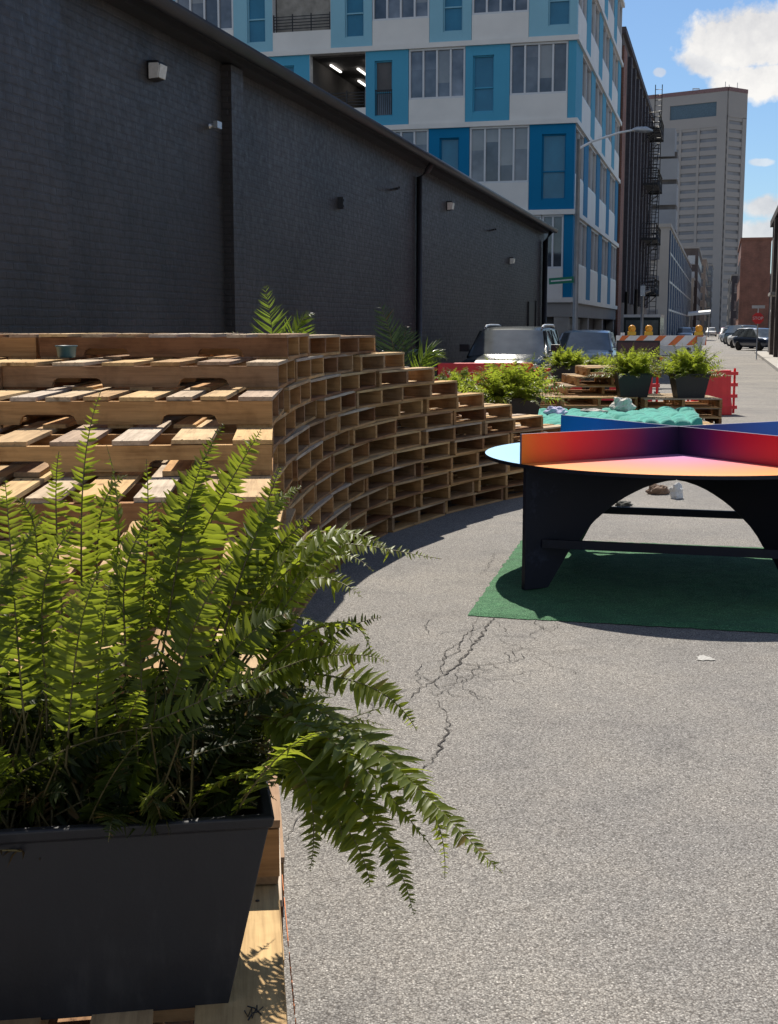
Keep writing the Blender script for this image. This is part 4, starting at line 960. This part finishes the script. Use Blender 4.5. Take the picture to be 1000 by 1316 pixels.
# tower
tw = thing('tower', 'tall grey concrete office tower at the end of the street', 'skyscraper', (92, 412, 0), 0)
TP = [(80, 426), (87.8, 421), (104.8, 409.0), (111.9, 414.), (106, 448), (82, 452)]
TP = [(p[0]-92, p[1]-412) for p in TP]
TH_ = 74.5
m = MB(); m.prism([(p[0], p[1]) for p in TP], 2, 0, TH_); m.build('shaft', TOWERG, tw)
def face_panels(p, q, name, mat, z0, z1, t0, t1, off):
    p, q = Vector((*p, 0)), Vector((*q, 0)); d = (q-p); n = Vector((d.y, -d.x, 0)).normalized()
    a, b = p+d*t0, p+d*t1; m = MB()
    c = [a, b, b+n*off, a+n*off]; m.add([(x.x, x.y, z) for z in (z0, z1) for x in c], [(3, 2, 1, 0), (4, 5, 6, 7), (0, 1, 5, 4), (1, 2, 6, 5), (2, 3, 7, 6), (3, 0, 4, 7)])
    return m.build(name, mat, tw)
for (i, j) in ((0, 1), (1, 2), (2, 3)):
    for k in range(26):
        face_panels(TP[i], TP[j], 'floor_band', TOWERC, 1+k*2.56, 1+k*2.56+1.50, .0, 1., .35)
    face_panels(TP[i], TP[j], 'crown_band', TOWERC, 66.0 if i != 1 else 70.8, TH_-.8, 0, 1., .5)
    face_panels(TP[i], TP[j], 'cap_band', surf('tower_cap', (.2, .12, .12), .8) if i == 0 else MATS['tower_cap'], TH_-.79, TH_+.4, 0, 1., .6)
for t0, t1 in ((0, .045), (.26, .30), (.55, .59), (.86, 1.)): face_panels(TP[1], TP[2], 'pier', TOWERC, 0, 63.19, t0, t1, .5)
for t0, t1 in ((.0, .06), (.78, 1.)): face_panels(TP[2], TP[3], 'pier', TOWERC, 0, 66.2, t0, t1, .5)
face_panels(TP[0], TP[1], 'pier', TOWERC, 0, 66.2, .55, 1., .5)
face_panels(TP[1], TP[2], 'crown_band', TOWERC, 63.2, 66.4, 0, 1, .5); face_panels(TP[1], TP[2], 'crown_band', TOWERC, 66.4, 70.8, 0, .10, .5); face_panels(TP[1], TP[2], 'crown_band', TOWERC, 66.4, 70.8, .84, 1, .5)
face_panels(TP[1], TP[2], 'louvre', surf('louvre_blue', (.07, .12, .16), .5), 66.4, 70.8, .10, .84, .15)
m = MB()
for x, h in ((6, 2.6), (8, 2.6), (14, 3), (16.2, 6), (17.4, 4.5), (20, 5.5)): m.tube([(x-2, 6, TH_), (x-2, 6, TH_+h*.6)], .10, 5)
m.bb(4, 6, 6, 7, TH_+1.4, TH_+1.6); m.build('antenna', GALV, tw)

# ------------------------------------------------------------------ street furniture
lp = thing('street_lamp', 'slender grey street lamp with one long arm at the corner of the blue building', 'street lamp', ST(-5.49, 50.2), -A)
m = MB(); m.tube([(0, 0, 0), (0, 0, .35), (0, 0, 3), (0, 0, 8.6)], [.17, .12, .105, .075], 10); m.build('pole', GALV, lp)
m = MB(); m.tube([(0, 0, 8.25), (.5, 0, 8.5), (1.5, -.03, 8.78), (2.1, -.05, 8.86)], [.05, .045, .04, .04], 8); m.build('arm', WHITE, lp)
m = MB(); m.tube([(2.0, -.05, 8.86), (2.15, -.05, 8.87), (2.5, -.06, 8.84), (2.75, -.06, 8.8)], [.05, .1, .12, .04], 8); m.build('lamp_head', GALV, lp)
m = MB(); m.box((-.55, -.12, 3.32), (.95, .03, .24), Matrix.Rotation(R(-4), 3, 'Y')); o = m.build('street_name_sign', GREENSIGN, lp)
m = MB(); m.box((-.55, -.139, 3.32), (.8, .006, .05), Matrix.Rotation(R(-4), 3, 'Y')); m.build('lettering', WHITE, o)
sp = thing('sign_post', 'thin grey post with a small signal head beside the fire escape', 'post', ST(-3.05, 52.), -A)
m = MB(); m.tube([(0, 0, 0), (0, 0, 3.2)], .06, 8); m.build('post', GALV, sp)
m = MB(); m.bb(-.09, .09, -.1, .1, 2.75, 3.15); m.tube([(.1, 0, 2.9), (.28, 0, 2.95), (.28, 0, 3.15)], .06, 6); m.build('signal_head', GALV, sp)
ss = thing('stop_sign', 'red stop sign on a thin post near the right pavement', 'stop sign', ST(1.68, 64), -A)
m = MB(); m.tube([(0, 0, 0), (0, 0, 2.2)], .035, 6); m.build('post', GALV, ss)
m = MB(); m.prism([(1.95+.28*math.sin(R(22.5+45*k)), .28*math.cos(R(22.5+45*k))) for k in range(8)], 1, -.07, -.04); o = m.build('sign_plate', REDPL, ss)
cu = bpy.data.curves.new('lettering', 'FONT'); cu.body = 'STOP'; cu.size = .2; cu.align_x = 'CENTER'; cu.align_y = 'CENTER'; cu.extrude = .002; cu.materials.append(WHITE)
tq = bpy.data.objects.new('lettering_curve', cu); col.objects.link(tq); bpy.context.view_layer.update()
tm = bpy.data.meshes.new_from_object(tq.evaluated_get(bpy.context.evaluated_depsgraph_get())); bpy.data.objects.remove(tq)
tx = obj('lettering', tm); tx.parent = o; tx.location = (0, -.075, 1.95); tx.rotation_euler = (R(90), 0, 0)
m = MB(); m.bb(-.3, .3, -.065, -.045, 2.42, 2.56); m.tube([(0, 0, 2.2), (0, 0, 2.5)], .03, 6); m.build('lower_plate', MULLION, ss)

# barricade with amber lights
bc = thing('barricade', 'orange and white striped road barricade with three amber warning lights', 'barricade', (6.95, 33, 0), R(-3))
def striped(z0, h, x0, x1, y, sgn=1):
    m = MB(); m.bb(x0, x1, y, y+.03, z0, z0+h); bd = m.build('board', WHITE, bc)
    s = MB(); w = .19; k = x0-.1; yy = y-.004
    while k < x1:
        q = [(k, z0+.003), (k+w, z0+.003), (k+w+h, z0+h-.003), (k+h, z0+h-.003)]
        q2 = [(min(x1, max(x0, a)), b) for a, b in q]
        if q2[1][0]-q2[0][0] > .01 or q2[2][0]-q2[3][0] > .01: s.add([(a, yy, b) for a, b in q2], [(0, 1, 2, 3)])
        k += .47
    s.build('stripes', ORANGE, bd)
striped(1.08, .25, -1.12, 1.17, 0); striped(.55, .25, -1.12, 1.17, 0)
m = MB(); m.bb(-.55, .98, -.03, -.005, .83, 1.075); pl = m.build('sign_panel', GALV, bc)
m = MB(); m.lathe([(.09, 0), (.09, .006)], 18); o = m.build('round_mark', WHITE, pl); o.rotation_euler = (R(90), 0, 0); o.location = (.74, -.032, .98)
m = MB(); m.lathe([(.055, 0), (.055, .003)], 12); o = m.build('round_mark', CARBLUE, pl); o.rotation_euler = (R(90), 0, 0); o.location = (.72, -.04, .98)
for x in (-.95, 1.0):
    m = MB(); m.bb(x-.05, x+.05, .035, .095, .06, 1.4); m.bb(x-.05, x+.05, -.6, .7, 0, .058); m.build('upright', WHITE, bc)
m = MB(); m.bb(.93, 1.05, -.05, -.02, .06, 1.30); m.build('upright', GALV, bc)
for x in (-.72, -.29, .98):
    m = MB(); m.bb(x-.1, x+.1, -.02, .1, 1.335, 1.43); o = m.build('warning_light', YELLOW, bc); bevel(o, .01)
    m = MB(); m.lathe([(.03, -.055), (.085, -.04), (.096, 0), (.085, .04), (.03, .055)], 20); l = m.build('lens', AMBER, o); l.rotation_euler = (R(90), 0, 0); l.location = (x, .03, 1.50)
sb = thing('sign_board', 'dark maroon sign board in a black frame in front of the barricade', 'sign', (5.81, 30, 0), R(-4))
m = MB(); m.bb(-.47, .47, 0, .03, .42, 1.19); m.build('board', MAROON, sb)
m = MB(); m.bb(-.5, .5, -.01, .045, 1.19, 1.235); m.bb(-.5, -.47, -.01, .045, 0, 1.19); m.bb(.47, .5, -.01, .045, 0, 1.19); m.bb(-.47, .47, -.01, .045, .38, .42); m.bb(-.5, -.44, -.3, .35, 0, .04); m.bb(.44, .5, -.3, .35, 0, .04); m.build('frame', BLACKMETAL, sb)

def barrier(loc, rz, label, L=1.8, h=.86, w=.42, grp='red plastic road barriers'):
    b = thing('barrier', label, 'road barrier', loc, rz, grp)
    m = MB(); k = w/2
    prof = [(-k, 0), (k, 0), (k, .16), (k*.55, .34), (k*.42, h-.02), (k*.36, h), (-k*.36, h), (-k*.42, h-.02), (-k*.55, .34), (-k, .16)]
    n = 8; vs = []; 
    for i in range(n+1):
        x = -L/2+L*i/n; q = 1 if i % 2 == 0 else .93
        vs += [(x, p[0]*q, p[1]) for p in prof]
    N = len(prof); m.add(vs, [(i*N+j, i*N+(j+1) % N, (i+1)*N+(j+1) % N, (i+1)*N+j) for i in range(n) for j in range(N)]+[tuple(range(N))[::-1], tuple(range(n*N, n*N+N))])
    o = m.build('body', REDPL, b); bevel(o, .012)
    for sx in (-1, 1):
        m = MB()
        for z in ((.1, .3, .5, .7) if sx > 0 else (.18, .38, .58, .76)): m.bb(min(sx*L/2, sx*(L/2+.13)), max(sx*L/2, sx*(L/2+.13)), -.07, .07, z, z+.06)
        m.tube([(sx*(L/2+.09), 0, .02), (sx*(L/2+.09), 0, .82)], .022, 8); m.build('hinge', REDPL, b)
    return b
barrier((5.74, 22.8, 0), R(6), 'single red barrier with hinge lugs showing, right of the ferns', .66, .79, .36)
barrier((1.75, 23.4, 0), R(3), 'red barrier in front of the dark car, left one', 1.75, .90)
barrier((3.75, 22.6, 0), R(-6), 'red barrier in front of the dark car, right one behind the wide fern', 1.75, .86)

# ------------------------------------------------------------------ cars
def car(label, loc, rz, L, W, Hh, paint, suv, group=None, detail=True):
    c = thing('parked_car', label, 'car', loc, rz, group)   # front at -y
    hood = .62*Hh if suv else .60*Hh; belt = hood+.06; gr = .2
    yf = -L/2; wr = .33 if suv else .31
    st = [(yf, .38, hood*.78, .40), (yf+.12, .28, hood*.9, .46), (yf+.45, .24, hood*.97, .49), (yf+L*.27, .22, hood+.03, .5), (yf+L*.42, .22, belt, .5), (yf+L*.7, .22, belt+.02, .5), (yf+L*.92, .24, belt+.02, .485), (yf+L-.06, .32, belt-.02, .46), (yf+L, .42, belt-.12, .42)]
    m = MB(); vs = []; N = 12
    for (y, zb, zt, hw) in st:
        w = hw*W; zc = (zb+zt)/2; rz_ = (zt-zb)/2
        cr = [(0, 1), (.55, .985), (.82, .93), (.95, .74), (1, .3), (.985, -.4), (.9, -1)]
        half = [(w*a, zc+rz_*b) for a, b in cr]
        ring = half+[(-x, z) for x, z in half[1:][::-1]]
        vs += [(x, y, z) for x, z in ring]; N = len(ring)
    fs = [(i*N+j, (i+1)*N+j, (i+1)*N+(j+1) % N, i*N+(j+1) % N) for i in range(len(st)-1) for j in range(N)]+[tuple(range(N)), tuple(range((len(st)-1)*N, len(st)*N))[::-1]]
    m.add(vs, fs, smooth=True); m.build('body', paint, c)
    y0, y1 = yf+L*(.285 if suv else .25), yf+L*(.97 if suv else .86); y2, y3 = yf+L*.445, yf+L*(.9 if suv else .70)
    wb, wt = W*.47, W*.38; zb, zt = belt-.05, Hh
    # roof shell and pillars
    m = MB(); vs = []
    rows = [(y0, zb, wb), (y0+(y2-y0)*.9, zt-.07, wt+.012), (y2+.08, zt-.02, wt-.03), ((y2+y3)/2, zt, wt-.02), (y3-.08, zt-.03, wt-.03), (y3+(y1-y3)*.12, zt-.08, wt+.01), (y1, zb, wb)]
    prof = [(-1, 0, 0), (-.97, .035, 0), (-.6, .055, 0), (0, .065, 0), (.6, .055, 0), (.97, .035, 0), (1, 0, 0)]
    for (y, z, w) in rows: vs += [(w*a, y-((.065 if suv else .12)*(1-a*a) if y < y2+.1 else -.05*(1-a*a)), z-.05+b*.8) for a, b, _ in prof]
    K = len(prof); m.add(vs[K:-K], [(i*K+j, i*K+j+1, (i+1)*K+j+1, (i+1)*K+j) for i in range(0, len(rows)-3) for j in range(K-1)], smooth=True)
    m.build('roof', paint, c)
    m = MB(); m.add([vs[K+j] for j in range(K)]+[vs[j] for j in range(K)], [(j, j+1, K+j+1, K+j) for j in range(K-1)], smooth=True); o = m.build('windscreen', CARGLASS, c)
    if detail:
        for j in (0, K-1):
            f = MB(); f.tube([vs[j], vs[K+j]], .045, 6); f.build('pillar', paint, c)
    m = MB(); q = (len(rows)-2)*K; m.add([vs[q+j] for j in range(K)]+[vs[q+K+j] for j in range(K)], [(j, K+j, K+j+1, j+1) for j in range(K-1)], smooth=True); m.build('rear_window', CARGLASS, c)
    for sx in (0, K-1):
        m = MB(); top = [vs[i*K+sx] for i in range(1, len(rows)-1)]; bot = [(vs[sx][0], t[1], zb) for t in top]
        bot[0] = vs[sx]; bot[-1] = vs[(len(rows)-1)*K+sx]; n = len(top)
        m.add(top+bot, [(i, i+1, n+i+1, n+i) for i in range(n-1)]); m.build('side_window', CARGLASS, c)
        if detail:
            s = -1 if sx == 0 else 1
            for y in ((y2+y3)/2-.1, y3-.25): p = MB(); p.box((s*(wb+wt)/2+s*.006, y, (zb+zt)/2-.03), (.03, .08, zt-zb-.08), Matrix.Rotation(-s*math.atan2(wb-wt, zt-zb), 3, 'Y')); p.build('door_pillar', paint, c)
    for sx in (-1, 1):
        for y in (yf+L*.19, yf+L*.8):
            t = MB(); t.lathe([(wr*.62, -.11), (wr*.93, -.115), (wr, -.08), (wr, .08), (wr*.93, .115), (wr*.62, .11)], 20); w = t.build('tyre', RUBBER, c); w.rotation_euler = (0, R(90), 0); w.location = (sx*(W/2-.11), y, wr)
            t = MB(); t.lathe([(.02, -.1), (wr*.6, -.1), (wr*.6, .1), (.02, .1)], 14); k = t.build('rim', GALV, w)
    if not detail: return c
    for sx in (-1, 1):
        m = MB(); m.box((sx*(W/2-.26), yf+.10, hood*.78), (.36, .16, .15), Matrix.Rotation(sx*-.35, 3, 'Z')); o = m.build('headlight', LENS, c); bevel(o, .03)
        m = MB(); m.box((sx*(W/2+.09), y0+.30, belt+.09), (.20, .11, .15)); m.tube([(sx*(W/2-.06), y0+.32, belt+.02), (sx*(W/2+.06), y0+.3, belt+.05)], .025, 6); o = m.build('mirror', BLACKMETAL if suv else paint, c); bevel(o, .03)
        if suv:
            m = MB(); x = sx*(wt-.05); m.tube([(x, y2+.05, zt-.03), (x, y2+.22, zt+.01), (x, y2+.6, zt+.022), (x, y3-.3, zt+.022), (x, y3-.1, zt)], .026, 8); m.build('roof_rail', SILVER, c)
    m = MB(); m.box((0, yf+.015, hood*.62), (W*.5, .08, .2)); m.build('grille', BLACKMETAL, c)
    m = MB(); m.box((0, yf-.02, .42), (.42, .03, .14)); m.build('number_plate', WHITE, c)
    return c
car('dark grey estate car with silver roof rails parked beside the black wall', (2.66, 27.2, 0), -A, 4.5, 1.72, 1.56, CARDARK, True)
car('silver blue car with sun glinting on its windscreen, parked behind the dark one', (5.93, 38.6, 0), -A, 4.4, 1.78, 1.46, CARSILVER, False)
paints = [(CARBLUE, 'dark blue'), (CARWHITE, 'white'), (CARDARK, 'dark green'), (CARSILVER, 'silver'), (CARWHITE, 'white'), (CARDARK, 'black'), (CARRED, 'dark red')]
far = [(2.5, 88, 'dark blue', 0, 'nearest of the row along the right pavement'), (2.2, 97, 'white', 1, 'second in the row along the right pavement'), (2.0, 107, 'dark green', 2, 'third in the row along the right pavement'), (1.75, 119, 'silver', 3, 'in the middle of the row along the right pavement'), (1.5, 134, 'white', 4, 'farther down the right kerb'), (1.1, 146, 'dark green', 2, 'far down the right kerb, behind the white one'), (.6, 170, 'dark red', 6, 'far down the street near its right side'), (-1.6, 215, 'white', 4, 'driving far down the middle of the street'), (-3.6, 190, 'dark blue', 0, 'far away on the left of the street'), (-4.0, 150, 'silver', 3, 'parked by the blue glazed building')]
for l, a, cn, pi, wh in far:
    car(f'small {cn} car {wh}', ST(l, a), -A+(R(28) if l > 1.2 else 0), 4.4, 1.8, 1.48 if pi != 2 else 1.7, paints[pi][0], pi == 2, 'distant parked cars', False)
vn = thing('box_van', 'white boxy van parked behind the barricade by the fire escape', 'van', ST(-4.1, 70), -A)
m = MB(); m.bb(-.95, .95, 0, 4.6, .45, 2.05); m.build('cargo_box', CARDARK, vn)
m = MB(); m.bb(-.97, .97, -.02, 4.62, 2.05, 2.2); m.build('roof', CARWHITE, vn)
m = MB(); m.bb(-.85, .85, -.03, -.004, 1.1, 1.9); m.build('windscreen', CARGLASS, vn)
for sx in (-.85, .85):
    for y in (.9, 3.7):
        t = MB(); t.lathe([(.02, -.1), (.33, -.1), (.33, .1), (.02, .1)], 16); w = t.build('wheel', RUBBER, vn); w.rotation_euler = (0, R(90), 0); w.location = (sx, y, .33)
aw = thing('awning', 'white awning on posts far down the left of the street', 'awning', ST(-3.6, 205), -A)
m = MB(); m.add([(-1.5, 0, 3.2), (1.9, 0, 3.5), (1.9, 4, 3.8), (-1.5, 4, 3.5), (-1.5, 0, 3.6), (1.9, 0, 3.9), (1.9, 4, 4.2), (-1.5, 4, 3.9)], [(3, 2, 1, 0), (4, 5, 6, 7), (0, 1, 5, 4), (1, 2, 6, 5), (2, 3, 7, 6), (3, 0, 4, 7)]); m.build('canopy', WHITE, aw)
m = MB()
for x in (-1.3, 1.7):
    for y in (.2, 3.8): m.tube([(x, y, 0), (x, y, 3.5)], .08, 6)
m.build('post', GALV, aw)

# ------------------------------------------------------------------ light, sky, camera
SUN_EL = R(53.2); SUN_AZ = R(3)         # to the left of the view
sl = bpy.data.lights.new('sun', 'SUN'); sl.energy = 5.0; sl.angle = R(.53); sl.color = (1, .94, .84)
so = bpy.data.objects.new('sun', sl); col.objects.link(so)
sd = Vector((-math.sin(SUN_AZ)*math.cos(SUN_EL), math.cos(SUN_AZ)*math.cos(SUN_EL), math.sin(SUN_EL)))
so.rotation_euler = sd.to_track_quat('Z', 'Y').to_euler(); so.location = (0, 0, 40)
w = bpy.data.worlds.new('World'); sc.world = w; w.use_nodes = True
t = NT(w); bg = t.n['Background']
sky = t.new('ShaderNodeTexSky'); sky.sky_type = 'NISHITA'; sky.sun_disc = False; sky.sun_elevation = SUN_EL; sky.sun_rotation = -SUN_AZ
sky.air_density = 1.0; sky.dust_density = .6; sky.ozone_density = 1.6; sky.altitude = 200
tc = t.new('ShaderNodeTexCoord').outputs['Generated']
sep = t.new('ShaderNodeSeparateXYZ'); t.link(tc, sep.inputs[0])
yy = t.math('MAXIMUM', sep.outputs[1], .02)
ax = t.math('DIVIDE', sep.outputs[0], yy); ez = t.math('DIVIDE', sep.outputs[2], yy)
nz = t.math('SUBTRACT', t.noise(tc, 17, 9, .62), .5)
nz2 = t.math('SUBTRACT', t.noise(tc, 6, 5, .55), .5)
tot = None
#              centre (az, el)  half-size
for (a0, e0, sa, se, k) in ((.278, .214, .055, .028, 1.), (.246, .197, .03, .012, .95), (.29, .184, .05, .016, 1.), (.29, .092, .03, .016, .9), (.292, .072, .035, .016, .85), (.283, .124, .014, .004, .6), (.204, .19, .006, .004, .6), (-.1, .45, .3, .12, .9), (.7, .3, .2, .06, 1.), (-.9, .5, .4, .15, 1.)):
    dx = t.math('DIVIDE', t.math('SUBTRACT', ax, a0), sa); dz = t.math('DIVIDE', t.math('SUBTRACT', ez, e0), se)
    d = t.math('SQRT', t.math('ADD', t.math('MULTIPLY', dx, dx), t.math('MULTIPLY', dz, dz)))
    d = t.math('SUBTRACT', t.math('SUBTRACT', 1.05, d), t.math('MULTIPLY', t.math('ADD', nz, t.math('MULTIPLY', nz2, .7)), -2.3))
    c = t.math('MULTIPLY', t.math('MULTIPLY', d, 3.6, clamp=True), k)
    tot = c if tot is None else t.math('MAXIMUM', tot, c)
gen = t.math('MULTIPLY', t.math('SUBTRACT', t.noise(tc, 3.2, 8, .6), .44), 4., clamp=True)  # unseen white clouds behind the camera, added as neutral fill light
back = t.math('LESS_THAN', sep.outputs[1], .05)
tot = t.math('MAXIMUM', tot, t.math('MULTIPLY', gen, t.math('MULTIPLY', back, .95)))
shade = t.ramp(t.math('ADD', nz, .5), [(.3, (6., 6.1, 6.5)), (.62, (10., 9.8, 9.5))])
skyc = t.mix(1., sky.outputs[0], (.74, .92, 1.10), 'MULTIPLY')
t.link(t.mix(tot, skyc, shade), bg.inputs['Color']); bg.inputs['Strength'].default_value = .066

cam = bpy.data.cameras.new('camera'); co = bpy.data.objects.new('camera', cam); col.objects.link(co)
co.location = (0, 0, H); co.rotation_euler = (R(90)-math.atan(238/1640), 0, 0)
cam.sensor_fit = 'VERTICAL'; cam.sensor_height = 36; cam.lens = 36*1640/1316; cam.clip_end = 6000; cam.clip_start = .05
sc.camera = co
vs_ = sc.view_settings; vs_.view_transform = 'Standard'; vs_.look = 'None'; vs_.exposure = .56; vs_.gamma = 1
sc.cycles.max_bounces = 8; sc.cycles.transparent_max_bounces = 8
